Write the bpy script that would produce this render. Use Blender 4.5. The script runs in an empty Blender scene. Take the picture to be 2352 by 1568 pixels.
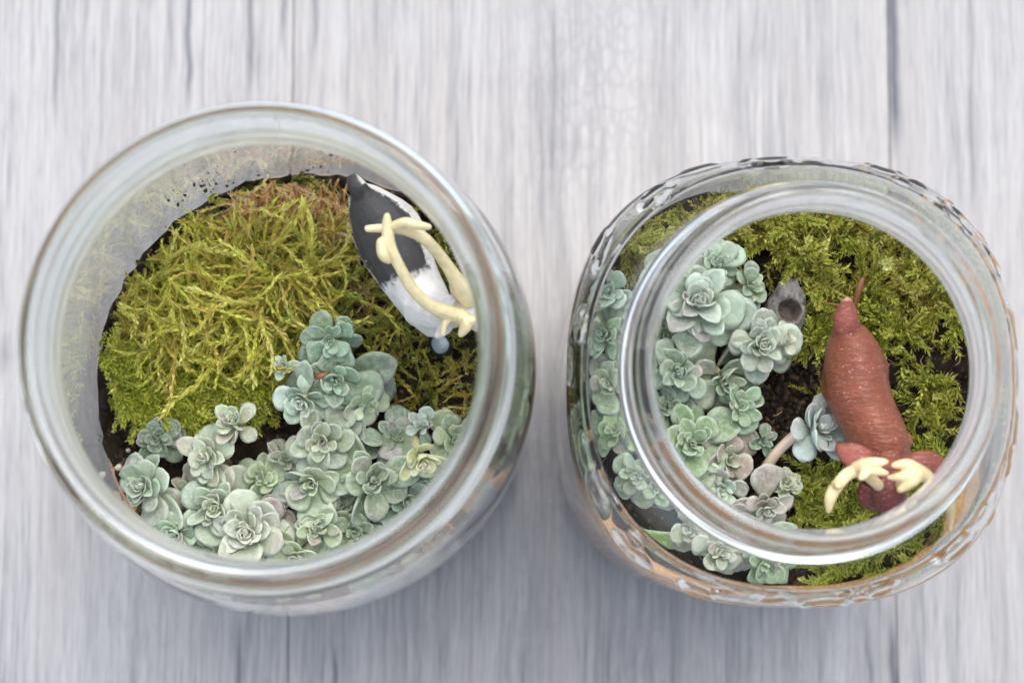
import bpy, bmesh, math, random
import numpy as np
from mathutils import Vector, Matrix, noise

# ------------------------------------------------------------------ camera, sky, sun, exposure
sc = bpy.context.scene
CM = 0.01
F_PX = 5274.0                 # focal length in photo pixels (2352 wide)
CAM_Z = 57.8                  # cm above the tabletop
fw = Vector((36 / F_PX, 456 / F_PX, -1)).normalized()
rt = fw.cross(Vector((0, 1, 0))).normalized()
up = rt.cross(fw)
cd = bpy.data.cameras.new('camera'); cam = bpy.data.objects.new('camera', cd)
sc.collection.objects.link(cam); sc.camera = cam
cam.matrix_world = Matrix(((rt.x, up.x, -fw.x, 0), (rt.y, up.y, -fw.y, 0), (rt.z, up.z, -fw.z, CAM_Z * CM), (0, 0, 0, 1)))
cd.sensor_width = 36; cd.lens = F_PX / 2352 * 36
cd.clip_start = 0.01; cd.clip_end = 50
cd.dof.use_dof = True; cd.dof.focus_distance = 48.8 * CM; cd.dof.aperture_fstop = 13.5

w = bpy.data.worlds.new('World'); sc.world = w; w.use_nodes = True
wn = w.node_tree.nodes; wl = w.node_tree.links
bg = wn['Background']; sky = wn.new('ShaderNodeTexSky'); sky.sky_type = 'NISHITA'; sky.sun_disc = False
SUN_EL, SUN_AZ = math.radians(62), math.radians(12)     # azimuth from +Y (picture top) towards +X
sky.sun_elevation = SUN_EL; sky.sun_rotation = SUN_AZ
sky.air_density = 1.0; sky.dust_density = 3.0; sky.ozone_density = 1.0
hs = wn.new('ShaderNodeHueSaturation'); hs.inputs['Saturation'].default_value = 0.5       # thin overcast greys the blue
wl.new(sky.outputs[0], hs.inputs['Color']); wl.new(hs.outputs[0], bg.inputs[0]); bg.inputs[1].default_value = 0.15
sd = bpy.data.lights.new('sun', 'SUN'); so = bpy.data.objects.new('sun', sd); sc.collection.objects.link(so)
sd.energy = 0.6; sd.angle = math.radians(55); sd.color = (1, 0.91, 0.80)
sdir = Vector((math.sin(SUN_AZ) * math.cos(SUN_EL), math.cos(SUN_AZ) * math.cos(SUN_EL), math.sin(SUN_EL)))
so.rotation_euler = sdir.to_track_quat('Z', 'Y').to_euler(); so.location = sdir * 2

sc.view_settings.view_transform = 'Standard'; sc.view_settings.look = 'None'
sc.view_settings.exposure = 1.28; sc.view_settings.gamma = 1.0
cy = sc.cycles
cy.max_bounces = 48; cy.transmission_bounces = 40; cy.glossy_bounces = 36; cy.diffuse_bounces = 5; cy.transparent_max_bounces = 12
cy.caustics_reflective = True; cy.caustics_refractive = True; cy.blur_glossy = 0.3
cy.sample_clamp_indirect = 8.0; cy.use_denoising = True

# ------------------------------------------------------------------ helpers (all lengths in cm)
COL = sc.collection
rnd = random.Random(7); rng = np.random.default_rng(11)

def pix(x, y, z):
    d = fw + rt * ((x - 1176) / F_PX) + up * ((784 - y) / F_PX)
    t = (z - CAM_Z) / d.z
    return Vector((d.x * t, d.y * t, z))

def mesh(name, V, Fs, mat, smooth=True, attr=None, uv=None):
    me = bpy.data.meshes.new(name)
    V = np.asarray(V, dtype=np.float64) * CM
    if isinstance(Fs, np.ndarray):
        n, k = Fs.shape
        me.vertices.add(len(V)); me.vertices.foreach_set('co', V.astype(np.float32).ravel())
        me.loops.add(n * k); me.loops.foreach_set('vertex_index', Fs.astype(np.int32).ravel())
        me.polygons.add(n)
        me.polygons.foreach_set('loop_start', np.arange(0, n * k, k, dtype=np.int32))
        me.update(calc_edges=True); me.validate()
    else:
        me.from_pydata([tuple(v) for v in V], [], [tuple(f) for f in Fs]); me.update()
    if smooth:
        me.polygons.foreach_set('use_smooth', np.ones(len(me.polygons), dtype=bool))
    if attr is not None:
        a = me.color_attributes.new('tint', 'FLOAT_COLOR', 'POINT')
        a.data.foreach_set('color', np.asarray(attr, dtype=np.float32).ravel())
    if mat: me.materials.append(mat)
    return me

def obj(name, me, parent=None, loc=None, rot=None, scale=None):
    o = bpy.data.objects.new(name, me); COL.objects.link(o)
    if parent: o.parent = parent
    if loc is not None: o.location = Vector(loc) * CM
    if rot is not None: o.rotation_euler = rot
    if scale is not None: o.scale = scale
    return o

def tag(o, label=None, cat=None, group=None, kind=None):
    if label: o['label'] = label
    if cat: o['category'] = cat
    if group: o['group'] = group
    if kind: o['kind'] = kind
    return o

def empty(name, loc):
    o = bpy.data.objects.new(name, None); COL.objects.link(o); o.location = Vector(loc) * CM
    o.empty_display_size = 0.005
    return o

class Acc:
    """collects triangles of many small pieces that nobody could count"""
    def __init__(s): s.V = []; s.F = []; s.C = []; s.n = 0
    def add(s, V, Ft, c):
        s.V.append(V); s.F.append(Ft + s.n); s.n += len(V)
        c = np.asarray(c, dtype=float)
        if c.ndim == 1: c = np.tile(c, (len(V), 1))
        s.C.append(c)
    def build(s, name, mat, smooth=True):
        V = np.vstack(s.V); Ft = np.vstack(s.F); C = np.vstack(s.C)
        C = np.hstack([C, np.ones((len(C), 1))])
        return obj(name, mesh(name, V, Ft, mat, smooth, C))

def catmull(pts, per=6):
    P = [np.array(p, float) for p in pts]; out = []
    for i in range(len(P) - 1):
        p0 = P[max(i - 1, 0)]; p1 = P[i]; p2 = P[i + 1]; p3 = P[min(i + 2, len(P) - 1)]
        for k in range(per):
            t = k / per
            out.append(0.5 * ((2 * p1) + (p2 - p0) * t + (2 * p0 - 5 * p1 + 4 * p2 - p3) * t * t + (3 * p1 - p0 - 3 * p2 + p3) * t ** 3))
    out.append(P[-1]); return np.array(out)

def loft(P, W, H, seg=14, per=4):
    """tube of elliptic sections along points P, half-width W (sideways), half-height H"""
    Q = catmull([(*p, a, b) for p, a, b in zip(P, W, H)], per)
    n = len(Q); V = []
    for i in range(n):
        t = Q[min(i + 1, n - 1), :3] - Q[max(i - 1, 0), :3]; t /= np.linalg.norm(t) + 1e-9
        ref = np.array((0, 0, 1.0)) if abs(t[2]) < 0.92 else np.array((0.3, 1.0, 0))
        s_ = np.cross(t, ref); s_ /= np.linalg.norm(s_); u_ = np.cross(s_, t)
        for k in range(seg):
            a = 2 * math.pi * k / seg
            V.append(Q[i, :3] + s_ * math.cos(a) * max(Q[i, 3], .005) + u_ * math.sin(a) * max(Q[i, 4], .005))
    Fs = []
    for i in range(n - 1):
        for k in range(seg):
            a = i * seg + k; b = i * seg + (k + 1) % seg
            Fs.append((a, b, b + seg, a + seg))
    V.append(Q[0, :3]); V.append(Q[-1, :3]); c0 = len(V) - 2; c1 = len(V) - 1
    for k in range(seg):
        Fs.append((c0, (k + 1) % seg, k)); Fs.append((c1, (n - 1) * seg + k, (n - 1) * seg + (k + 1) % seg))
    return np.array(V), Fs

def tube(P, R, seg=10, per=4): return loft(P, R, R, seg, per)

def ball(c, r, sx=1, sy=1, sz=1, sub=2):
    bm = bmesh.new(); bmesh.ops.create_icosphere(bm, subdivisions=sub, radius=1)
    V = np.array([v.co[:] for v in bm.verts]) * r * np.array((sx, sy, sz)) + np.array(c)
    Fs = [tuple(v.index for v in f.verts) for f in bm.faces]; bm.free()
    return V, Fs

def fused(pieces, voxel=0.035, smooth_it=4):
    """several closed shapes melted into one continuous skin; returns verts (cm) and faces"""
    V = []; Fs = []; n = 0
    for v, f in pieces:
        V.append(v); Fs += [tuple(i + n for i in q) for q in f]; n += len(v)
    me = mesh('raw', np.vstack(V), Fs, None)
    o = bpy.data.objects.new('raw', me); COL.objects.link(o)
    m = o.modifiers.new('r', 'REMESH'); m.mode = 'VOXEL'; m.voxel_size = voxel * CM
    s = o.modifiers.new('s', 'SMOOTH'); s.factor = 0.5; s.iterations = smooth_it
    dg = bpy.context.evaluated_depsgraph_get(); dg.update()
    me2 = bpy.data.meshes.new_from_object(o.evaluated_get(dg))
    V2 = np.array([v.co[:] for v in me2.vertices]) / CM; F2 = [tuple(p.vertices) for p in me2.polygons]
    bpy.data.objects.remove(o); bpy.data.meshes.remove(me); bpy.data.meshes.remove(me2)
    return V2, F2

def fbm(x, y, z=0.0, o=4): return noise.fractal(Vector((x, y, z)), 1.0, 2.0, o)

def inpoly(x, y, poly):
    c = False; j = len(poly) - 1
    for i in range(len(poly)):
        xi, yi = poly[i]; xj, yj = poly[j]
        if (yi > y) != (yj > y) and x < (xj - xi) * (y - yi) / (yj - yi) + xi: c = not c
        j = i
    return c

# ------------------------------------------------------------------ materials
def new_mat(name):
    m = bpy.data.materials.new(name); m.use_nodes = True
    nt = m.node_tree; b = nt.nodes['Principled BSDF']
    return m, nt, b
def N(nt, t, **kw):
    n = nt.nodes.new(t)
    for k, v in kw.items(): setattr(n, k, v)
    return n
def inp(nt, sock, val):
    if isinstance(val, bpy.types.NodeSocket): nt.links.new(val, sock)
    else: sock.default_value = val
def math_(nt, op, a, b=0.0, c=0.0, clamp=False):
    n = N(nt, 'ShaderNodeMath', operation=op, use_clamp=clamp)
    inp(nt, n.inputs[0], a); inp(nt, n.inputs[1], b); inp(nt, n.inputs[2], c)
    return n.outputs[0]
def mix(nt, f, a, b, blend='MIX'):
    n = N(nt, 'ShaderNodeMix', data_type='RGBA', blend_type=blend)
    inp(nt, n.inputs[0], f); inp(nt, n.inputs[6], a); inp(nt, n.inputs[7], b)
    return n.outputs[2]
def ramp(nt, f, stops):
    n = N(nt, 'ShaderNodeValToRGB'); e = n.color_ramp.elements
    while len(e) < len(stops): e.new(0.5)
    for q, (p, c) in zip(e, stops): q.position = p; q.color = (*c, 1) if len(c) == 3 else c
    inp(nt, n.inputs[0], f); return n.outputs[0]
def noise_(nt, vec, scale, detail=4, rough=0.55, dist=0.0):
    n = N(nt, 'ShaderNodeTexNoise'); nt.links.new(vec, n.inputs['Vector'])
    n.inputs['Scale'].default_value = scale; n.inputs['Detail'].default_value = detail
    n.inputs['Roughness'].default_value = rough; n.inputs['Distortion'].default_value = dist
    return n.outputs[0]
def mapping(nt, vec, scale=(1, 1, 1), loc=(0, 0, 0)):
    n = N(nt, 'ShaderNodeMapping'); nt.links.new(vec, n.inputs[0])
    n.inputs[3].default_value = scale; inp(nt, n.inputs[1], loc)
    return n.outputs[0]
def bump(nt, b, h, strength, dist):
    n = N(nt, 'ShaderNodeBump'); n.inputs['Strength'].default_value = strength; n.inputs['Distance'].default_value = dist
    nt.links.new(h, n.inputs['Height']); nt.links.new(n.outputs[0], b.inputs['Normal'])
def g3(v): return (v, v, v, 1)

def glass_material():
    m, nt, b = new_mat('clear_glass')
    b.inputs['Base Color'].default_value = (0.965, 0.99, 0.98, 1)
    b.inputs['Transmission Weight'].default_value = 1.0
    b.inputs['Roughness'].default_value = 0.0; b.inputs['IOR'].default_value = 1.5
    tc = N(nt, 'ShaderNodeTexCoord')
    h = noise_(nt, tc.outputs['Object'], 60, 1)
    bump(nt, b, h, 0.03, 0.0012)
    return m
M_GLASS = glass_material()

def tinted(name, rough=0.6, spec=0.3, trans=0.0, gain=1.0, bumpscale=0):
    m, nt, b = new_mat(name)
    a = N(nt, 'ShaderNodeAttribute', attribute_name='tint')
    tc = N(nt, 'ShaderNodeTexCoord')
    nz = noise_(nt, tc.outputs['Object'], 900, 2)
    c = mix(nt, 1.0, a.outputs['Color'], ramp(nt, nz, [(0.3, (0.75, 0.75, 0.75)), (0.7, (1.2, 1.2, 1.2))]), 'MULTIPLY')
    nt.links.new(c, b.inputs['Base Color'])
    b.inputs['Roughness'].default_value = rough; b.inputs['Specular IOR Level'].default_value = spec
    if bumpscale:
        bump(nt, b, noise_(nt, tc.outputs['Object'], bumpscale, 6, 0.7), 0.6, 0.0006)
    if trans:
        out = nt.nodes['Material Output']
        t = N(nt, 'ShaderNodeBsdfTranslucent'); nt.links.new(c, t.inputs[0])
        ms = N(nt, 'ShaderNodeMixShader'); ms.inputs[0].default_value = trans
        nt.links.new(b.outputs[0], ms.inputs[1]); nt.links.new(t.outputs[0], ms.inputs[2])
        nt.links.new(ms.outputs[0], out.inputs[0])
    return m
M_MOSS = tinted('moss', 0.6, 0.25, 0.42)
M_SOIL = tinted('potting_soil', 0.9, 0.15, 0, 1, 700)

def sand_material():
    m, nt, b = new_mat('orange_sand')
    tc = N(nt, 'ShaderNodeTexCoord')
    nz = noise_(nt, tc.outputs['Object'], 1500, 3)
    nt.links.new(ramp(nt, nz, [(0.25, (0.42, 0.2, 0.07)), (0.5, (0.62, 0.34, 0.14)), (0.75, (0.75, 0.47, 0.24))]), b.inputs['Base Color'])
    b.inputs['Roughness'].default_value = 0.9
    bump(nt, b, nz, 0.5, 0.0005)
    return m
M_SAND = sand_material()

def succulent_material(name):
    m, nt, b = new_mat(name)
    oi = N(nt, 'ShaderNodeObjectInfo'); tc = N(nt, 'ShaderNodeTexCoord')
    at = N(nt, 'ShaderNodeAttribute', attribute_name='tint')
    sep = N(nt, 'ShaderNodeSeparateColor'); nt.links.new(at.outputs['Color'], sep.inputs[0])   # r = edge, g = along, b = underside
    off = N(nt, 'ShaderNodeCombineXYZ')
    for k in range(3): nt.links.new(math_(nt, 'MULTIPLY', oi.outputs['Random'], 3.7 + k), off.inputs[k])
    vec = mapping(nt, tc.outputs['Object'], (100, 100, 100), off.outputs[0])
    n1 = noise_(nt, vec, 2.2, 3); n2 = noise_(nt, vec, 7, 4, 0.72)
    c = mix(nt, 1.0, oi.outputs['Color'], ramp(nt, n1, [(0.3, (0.84, 0.78, 0.8)), (0.7, (1.12, 1.14, 1.1))]), 'MULTIPLY')
    tipf = math_(nt, 'MULTIPLY', math_(nt, 'POWER', sep.outputs[1], 3.0), ramp(nt, oi.outputs['Random'], [(0.55, (0.08, 0.08, 0.08)), (0.95, (0.5, 0.5, 0.5))]))
    c = mix(nt, tipf, c, (0.34, 0.22, 0.22, 1))
    c = mix(nt, math_(nt, 'MULTIPLY', math_(nt, 'SUBTRACT', 1.0, sep.outputs[1]), 0.35), c, (0.42, 0.5, 0.25, 1))     # yellow-green leaf bases
    dust = ramp(nt, n2, [(0.46, (0, 0, 0)), (0.7, (1, 1, 1))])
    c = mix(nt, math_(nt, 'MULTIPLY', dust, 0.4), c, (0.68, 0.75, 0.7, 1))                                              # powdery bloom
    c = mix(nt, math_(nt, 'MULTIPLY', math_(nt, 'POWER', sep.outputs[0], 4.0), 0.55), c, (0.66, 0.74, 0.6, 1))        # pale leaf edge
    nt.links.new(c, b.inputs['Base Color'])
    b.inputs['Roughness'].default_value = 0.6; b.inputs['Specular IOR Level'].default_value = 0.3
    b.inputs['Subsurface Weight'].default_value = 0.12
    b.inputs['Subsurface Radius'].default_value = (0.5, 1, 0.4); b.inputs['Subsurface Scale'].default_value = 0.0008
    bump(nt, b, n2, 0.4, 0.0003)
    return m
M_SUCC = succulent_material('succulent_skin')

def paint_material(name, rough, fur_scale, fur_str, speck=0.0, use_attr=True, col=(1, 1, 1, 1), aniso=(1, 1, 1)):
    m, nt, b = new_mat(name)
    tc = N(nt, 'ShaderNodeTexCoord')
    nz = noise_(nt, tc.outputs['Object'], 300, 4)
    if use_attr:
        a = N(nt, 'ShaderNodeAttribute', attribute_name='tint'); base = a.outputs['Color']
    else:
        r_ = N(nt, 'ShaderNodeRGB'); r_.outputs[0].default_value = col; base = r_.outputs[0]
    c = mix(nt, 1.0, base, ramp(nt, nz, [(0.3, (0.82, 0.8, 0.78)), (0.7, (1.12, 1.12, 1.12))]), 'MULTIPLY')
    if speck:
        v = noise_(nt, tc.outputs['Object'], 2600, 1)
        c = mix(nt, math_(nt, 'MULTIPLY', ramp(nt, v, [(0.69, (0, 0, 0)), (0.74, (1, 1, 1))]), speck), c, (0.75, 0.6, 0.55, 1))
    nt.links.new(c, b.inputs['Base Color']); b.inputs['Roughness'].default_value = rough
    b.inputs['Specular IOR Level'].default_value = 0.45
    v = mapping(nt, tc.outputs['Object'], aniso)
    bump(nt, b, noise_(nt, v, fur_scale, 3, 0.6, 0.8), fur_str, 0.0006)
    return m
M_DARKDEER = paint_material('black_and_white_paint', 0.6, 1700, 0.45)
M_REDDEER = paint_material('brown_paint', 0.33, 480, 0.9, 0.8, aniso=(0.5, 3.0, 1.0))
M_ANTLER = paint_material('cream_paint', 0.42, 500, 0.15)
M_STONE = paint_material('grey_stone', 0.85, 600, 0.9)
M_BROWN = paint_material('dry_needle', 0.5, 600, 0.3, use_attr=False, col=(0.2, 0.075, 0.025, 1))
M_HUSK = paint_material('seed_husk', 0.4, 600, 0.3, use_attr=False, col=(0.22, 0.08, 0.03, 1))
M_PERL = paint_material('perlite', 0.9, 1500, 0.6, use_attr=False, col=(0.62, 0.55, 0.45, 1))

# ------------------------------------------------------------------ tabletop of weathered planks
def wood_material():
    m, nt, b = new_mat('weathered_wood')
    ge = N(nt, 'ShaderNodeNewGeometry'); oi = N(nt, 'ShaderNodeObjectInfo')
    pos = mapping(nt, ge.outputs['Position'], (100, 100, 100))          # cm
    off = N(nt, 'ShaderNodeCombineXYZ'); nt.links.new(math_(nt, 'MULTIPLY', oi.outputs['Random'], 40), off.inputs[0]); nt.links.new(math_(nt, 'MULTIPLY', oi.outputs['Random'], 23), off.inputs[1])
    warp = N(nt, 'ShaderNodeVectorMath', operation='ADD'); nt.links.new(pos, warp.inputs[0]); nt.links.new(off.outputs[0], warp.inputs[1])
    sway = noise_(nt, mapping(nt, warp.outputs[0], (0.35, 0.13, 1)), 1.0, 2)
    sx = N(nt, 'ShaderNodeSeparateXYZ'); nt.links.new(warp.outputs[0], sx.inputs[0])
    px = math_(nt, 'ADD', sx.outputs[0], math_(nt, 'MULTIPLY', sway, 0.4))
    cv = N(nt, 'ShaderNodeCombineXYZ'); nt.links.new(px, cv.inputs[0]); nt.links.new(sx.outputs[1], cv.inputs[1])
    g1 = noise_(nt, mapping(nt, cv.outputs[0], (1.3, 0.05, 1)), 1.0, 3, 0.5)
    g2 = noise_(nt, mapping(nt, cv.outputs[0], (7, 0.16, 1)), 1.0, 3, 0.6)
    g3_ = noise_(nt, mapping(nt, cv.outputs[0], (22, 0.7, 1)), 1.0, 3, 0.65)
    g = math_(nt, 'ADD', math_(nt, 'MULTIPLY', g1, 0.25), math_(nt, 'ADD', math_(nt, 'MULTIPLY', g2, 0.37), math_(nt, 'MULTIPLY', g3_, 0.38)))
    c = ramp(nt, g, [(0.35, (0.150, 0.160, 0.175)), (0.44, (0.252, 0.257, 0.267)), (0.52, (0.338, 0.340, 0.344)), (0.62, (0.405, 0.407, 0.41))])
    # warm worn streaks
    wn_ = noise_(nt, mapping(nt, warp.outputs[0], (0.5, 0.06, 1), (9, 4, 0)), 1.0, 2)
    c = mix(nt, ramp(nt, wn_, [(0.5, (0, 0, 0)), (0.68, (0.5, 0.5, 0.5))]), c, (0.345, 0.335, 0.325, 1))
    # cross checks: a fine net of cracks across the grain, only in worn patches
    vo = N(nt, 'ShaderNodeTexVoronoi', feature='DISTANCE_TO_EDGE'); nt.links.new(mapping(nt, cv.outputs[0], (3.6, 1.9, 1)), vo.inputs['Vector'])
    vo.inputs['Scale'].default_value = 1.0; vo.inputs['Randomness'].default_value = 0.8
    net = ramp(nt, vo.outputs['Distance'], [(0.0, (1, 1, 1)), (0.2, (0, 0, 0))])
    sp = N(nt, 'ShaderNodeSeparateXYZ'); nt.links.new(pos, sp.inputs[0])
    band = math_(nt, 'SUBTRACT', 1.0, math_(nt, 'DIVIDE', math_(nt, 'ABSOLUTE', math_(nt, 'SUBTRACT', sp.outputs[0], 2.3)), 2.6), 0, True)
    patch = ramp(nt, noise_(nt, mapping(nt, cv.outputs[0], (0.5, 0.22, 1)), 1.0, 2), [(0.38, (0, 0, 0)), (0.56, (1, 1, 1))])
    nm = math_(nt, 'MULTIPLY', math_(nt, 'MULTIPLY', net, math_(nt, 'MULTIPLY', g3_, 0.5)), math_(nt, 'MULTIPLY', patch, math_(nt, 'MULTIPLY', band, 1.6, 0, True)))
    c = mix(nt, nm, c, (0.165, 0.17, 0.19, 1))
    pore = noise_(nt, mapping(nt, cv.outputs[0], (26, 1.1, 1), (3, 8, 0)), 1.0, 2, 0.6)
    c = mix(nt, ramp(nt, pore, [(0.6, (0, 0, 0)), (0.72, (0.55, 0.55, 0.55))]), c, (0.15, 0.16, 0.18, 1))      # open pores
    # long cracks along the grain
    total = None
    for (x, y0, y1, wd, s) in CRACKS:
        a = pix(x, y0, 0); e = pix(x, y1, 0)
        wob = noise_(nt, mapping(nt, pos, (0.0, 0.35, 0), (x * 0.37, 0, 0)), 1.0, 3)
        dx = math_(nt, 'ABSOLUTE', math_(nt, 'SUBTRACT', math_(nt, 'ADD', sp.outputs[0], math_(nt, 'MULTIPLY', math_(nt, 'SUBTRACT', wob, 0.5), 0.45)), (a.x + e.x) / 2))
        line = math_(nt, 'SUBTRACT', 1.0, math_(nt, 'DIVIDE', dx, wd * 1.9), 0, True)
        ym = (a.y + e.y) / 2; yh = abs(a.y - e.y) / 2
        ends = math_(nt, 'MULTIPLY', math_(nt, 'SUBTRACT', yh, math_(nt, 'ABSOLUTE', math_(nt, 'SUBTRACT', sp.outputs[1], ym))), 0.8, 0, True)
        k = math_(nt, 'MULTIPLY', math_(nt, 'MULTIPLY', line, ends), s)
        total = k if total is None else math_(nt, 'MAXIMUM', total, k)
    c = mix(nt, total, c, (0.075, 0.085, 0.105, 1))
    nt.links.new(c, b.inputs['Base Color'])
    b.inputs['Roughness'].default_value = 0.62; b.inputs['Specular IOR Level'].default_value = 0.3
    bump(nt, b, math_(nt, 'SUBTRACT', math_(nt, 'SUBTRACT', g, math_(nt, 'MULTIPLY', nm, 0.3)), math_(nt, 'MULTIPLY', total, 0.5)), 0.35, 0.0012)
    return m
CRACKS = [(437, -300, 290, 0.07, .85), (577, -200, 250, 0.06, .7), (720, -300, 190, 0.06, .55), (130, -100, 300, 0.05, .6),
          (545, 1400, 1800, 0.07, .8), (765, 1410, 1800, 0.06, .75), (1995, 1380, 1800, 0.06, .6), (3, 760, 870, 0.14, 1.0),
          (862, -100, 120, 0.05, .45), (1325, 250, 420, 0.09, .5), (655, -300, 150, 0.06, .7), (1200, 1420, 1800, 0.05, .4),
          (2230, -100, 500, 0.05, .4), (310, 1300, 1800, 0.05, .4), (2051, -300, 370, 0.11, 1.0), (2050, 1380, 1800, 0.09, .9)]
M_WOOD = wood_material()
table = empty('tabletop', (0, 0, 0)); tag(table, 'pale grey weathered wood plank surface under both jars', kind='structure')
xs0 = pix(668, 784, 0).x; pw = pix(2050, 784, 0).x - xs0
for i in range(-3, 4):
    x0 = xs0 + i * pw + 0.009; x1 = xs0 + (i + 1) * pw - 0.009
    bm = bmesh.new(); bmesh.ops.create_cube(bm, size=1)
    for v in bm.verts: v.co = Vector(((x0 if v.co.x < 0 else x1), (-36 if v.co.y < 0 else 46), (-1.6 if v.co.z < 0 else 0.0))) * CM
    bmesh.ops.bevel(bm, geom=[e for e in bm.edges], offset=0.0003, segments=2, affect='EDGES')
    me = bpy.data.meshes.new('plank'); bm.to_mesh(me); bm.free(); me.materials.append(M_WOOD)
    obj('plank', me, table)
# the boards sit on a dark underlay that closes the joints
obj('underlay', mesh('underlay', *loft([(xs0 + pw * 0.5 - pw * 3.45, 5, -1.9), (xs0 + pw * 0.5 + pw * 3.45, 5, -1.9)], [40, 40], [0.25, 0.25], 4, 1), M_WOOD, False), table)

# ------------------------------------------------------------------ jars
def lathe(name, outer, inner, nseg, relief=None, per=5, relief_in=None):
    po = catmull(outer, per); pi_ = catmull(inner, per)
    prof = np.vstack([po, pi_]); n = len(prof); ns = len(po)
    th = np.linspace(0, 2 * math.pi, nseg, endpoint=False)
    R = np.tile(prof[:, 0][:, None], (1, nseg)); Z = np.tile(prof[:, 1][:, None], (1, nseg))
    if relief is not None: R[:ns], Z[:ns] = relief(R[:ns], Z[:ns], th[None, :])
    if relief_in is not None: R[ns:], Z[ns:] = relief_in(R[ns:], Z[ns:], th[None, :])
    V = np.stack([R * np.cos(th), R * np.sin(th), Z], -1).reshape(-1, 3)
    i = np.arange(n - 1)[:, None] * nseg; k = np.arange(nseg)[None, :]; k2 = (k + 1) % nseg
    a = i + k; b = i + k2; c = i + nseg + k2; d = i + nseg + k
    Q = np.stack([a, d, c, b], -1).reshape(-1, 4)
    j = (n - 1) * nseg                                   # close: last inner ring to first outer ring
    Q2 = np.stack([j + k, 0 * j + k, k2, j + k2], -1).reshape(-1, 4)
    return V, np.vstack([Q, Q2])

AX_L = pix(618, 805, 16.4); AX_R = pix(1864, 850, 14.5)
kL = 1.03
def sc_r(p, k): return [(r * k, z) for r, z in p]
outer_L = sc_r([(3.95, 18.0), (4.04, 17.96), (4.09, 17.85), (4.09, 17.6), (4.09, 17.42), (4.23, 17.27), (4.23, 17.19), (4.08, 17.05), (4.08, 16.92), (4.23, 16.77), (4.23, 16.69), (4.08, 16.55), (4.09, 16.42),
           (4.26, 16.24), (4.33, 16.15), (4.26, 16.06), (4.13, 15.9), (4.12, 15.72), (4.2, 15.45), (4.4, 14.95), (4.58, 14.3), (4.70, 13.5), (4.76, 12.6), (4.78, 11.4), (4.78, 8), (4.78, 4), (4.78, 2), (4.7, 0.9),
           (4.4, 0.3), (4.0, 0.03), (3.6, 0.02), (3.2, 0.18), (1.5, 0.25), (0.02, 0.26)], kL)
def offset_in(pts, t):
    P = catmull(pts, 3); out = []
    for i in range(len(P)):
        d = P[min(i + 1, len(P) - 1)] - P[max(i - 1, 0)]; d /= np.linalg.norm(d)
        out.append((P[i, 0] + d[1] * t, P[i, 1] - d[0] * t))
    return out
body_L = [p for p in outer_L if 2 <= p[1] <= 15.5]
inner_L = sc_r([(0.02, 0.72), (1.5, 0.7), (3.2, 0.72), (4.1, 0.85), (4.48, 1.2)], kL) + offset_in(body_L, .15)[::-1] + sc_r([(3.84, 15.75), (3.70, 16.1), (3.66, 16.5),
           (3.68, 17.0), (3.74, 17.6), (3.8, 17.88), (3.87, 17.98)], kL)
def relief_L(R, Z, th):
    # wavering blown surface, and a line of low relief letters' bases on the front of the body
    w_ = np.exp(-((Z - 16.9) / 0.5) ** 2)
    return R + 0.012 * np.sin(5 * th + Z) * 0.4, Z + w_ * 0.12 * np.sin(th)
# pattern pressed into the shoulder of the smaller jar: a garland of rings, drops and scrolls
emb_r = random.Random(5)
EMB = []
for i in range(22):
    a = i / 22 * 2 * math.pi + emb_r.uniform(-.07, .07)
    EMB.append((a, emb_r.uniform(11.65, 12.45), emb_r.uniform(.34, .55), emb_r.uniform(.22, .4), emb_r.uniform(-.6, .6), emb_r.random() < .55))
for i in range(20):
    EMB.append((emb_r.uniform(0, 2 * math.pi), emb_r.uniform(11.6, 12.7), emb_r.uniform(.14, .24), emb_r.uniform(.10, .18), emb_r.uniform(-1, 1), False))
def relief_R(R, Z, th, relf=1.0):
    D = np.zeros_like(R)
    for a, z, lx, lz, rot, ring in EMB:
        d = (th - a + math.pi) % (2 * math.pi) - math.pi
        u = d * 4.4; v = Z - z
        uu = (u * math.cos(rot) + v * math.sin(rot)) / lx; vv = (-u * math.sin(rot) + v * math.cos(rot)) / lz
        q = np.sqrt(uu ** 2 + vv ** 2)
        e = np.exp(-((q - 0.85) / 0.28) ** 2) if ring else np.clip(1.3 - q * q, 0, 1)
        D = np.maximum(D, e)
    sq = (np.abs(np.cos(th)) ** 2.55 + np.abs(np.sin(th)) ** 2.55) ** (-1 / 2.55)
    bl = np.clip((13.7 - Z) / 2.0, 0, 1) * np.clip((R - 2.2) / 1.2, 0, 1)
    R = R * (1 + (sq - 1) * bl)
    w_ = np.exp(-((Z - 14.95) / 0.45) ** 2)
    Rd = R + 0.06 * D * relf * np.clip((Z - 11.15) / .5, 0, 1)
    lim = 4.552 * (1 + (sq - 1) * bl)
    return np.where(R > 3.5, np.minimum(Rd, np.maximum(R, lim)), R), Z + w_ * 0.12 * np.sin(th)
outer_R = [(3.22, 15.8), (3.31, 15.76), (3.36, 15.65), (3.36, 15.45), (3.36, 15.3), (3.48, 15.15), (3.48, 15.07), (3.35, 14.95), (3.35, 14.85), (3.48, 14.73), (3.48, 14.67), (3.36, 14.55), (3.38, 14.46),
           (3.58, 14.34), (3.66, 14.25), (3.58, 14.16), (3.42, 14.0), (3.42, 13.85), (3.55, 13.6), (3.87, 13.25), (4.22, 12.8)] + [(4.22 + 0.33 * math.sin(t * math.pi / 2), 12.8 - 1.6 * t) for t in (.15, .3, .45, .6, .75, .9, 1)] + \
          [(4.55, 10.9), (4.55, 10.5), (4.55, 10.0), (4.55, 8), (4.55, 4), (4.55, 2), (4.48, 0.9), (4.22, 0.3), (3.75, 0.03), (3.4, 0.02), (3.0, 0.18), (1.5, 0.25), (0.02, 0.26)]
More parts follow.
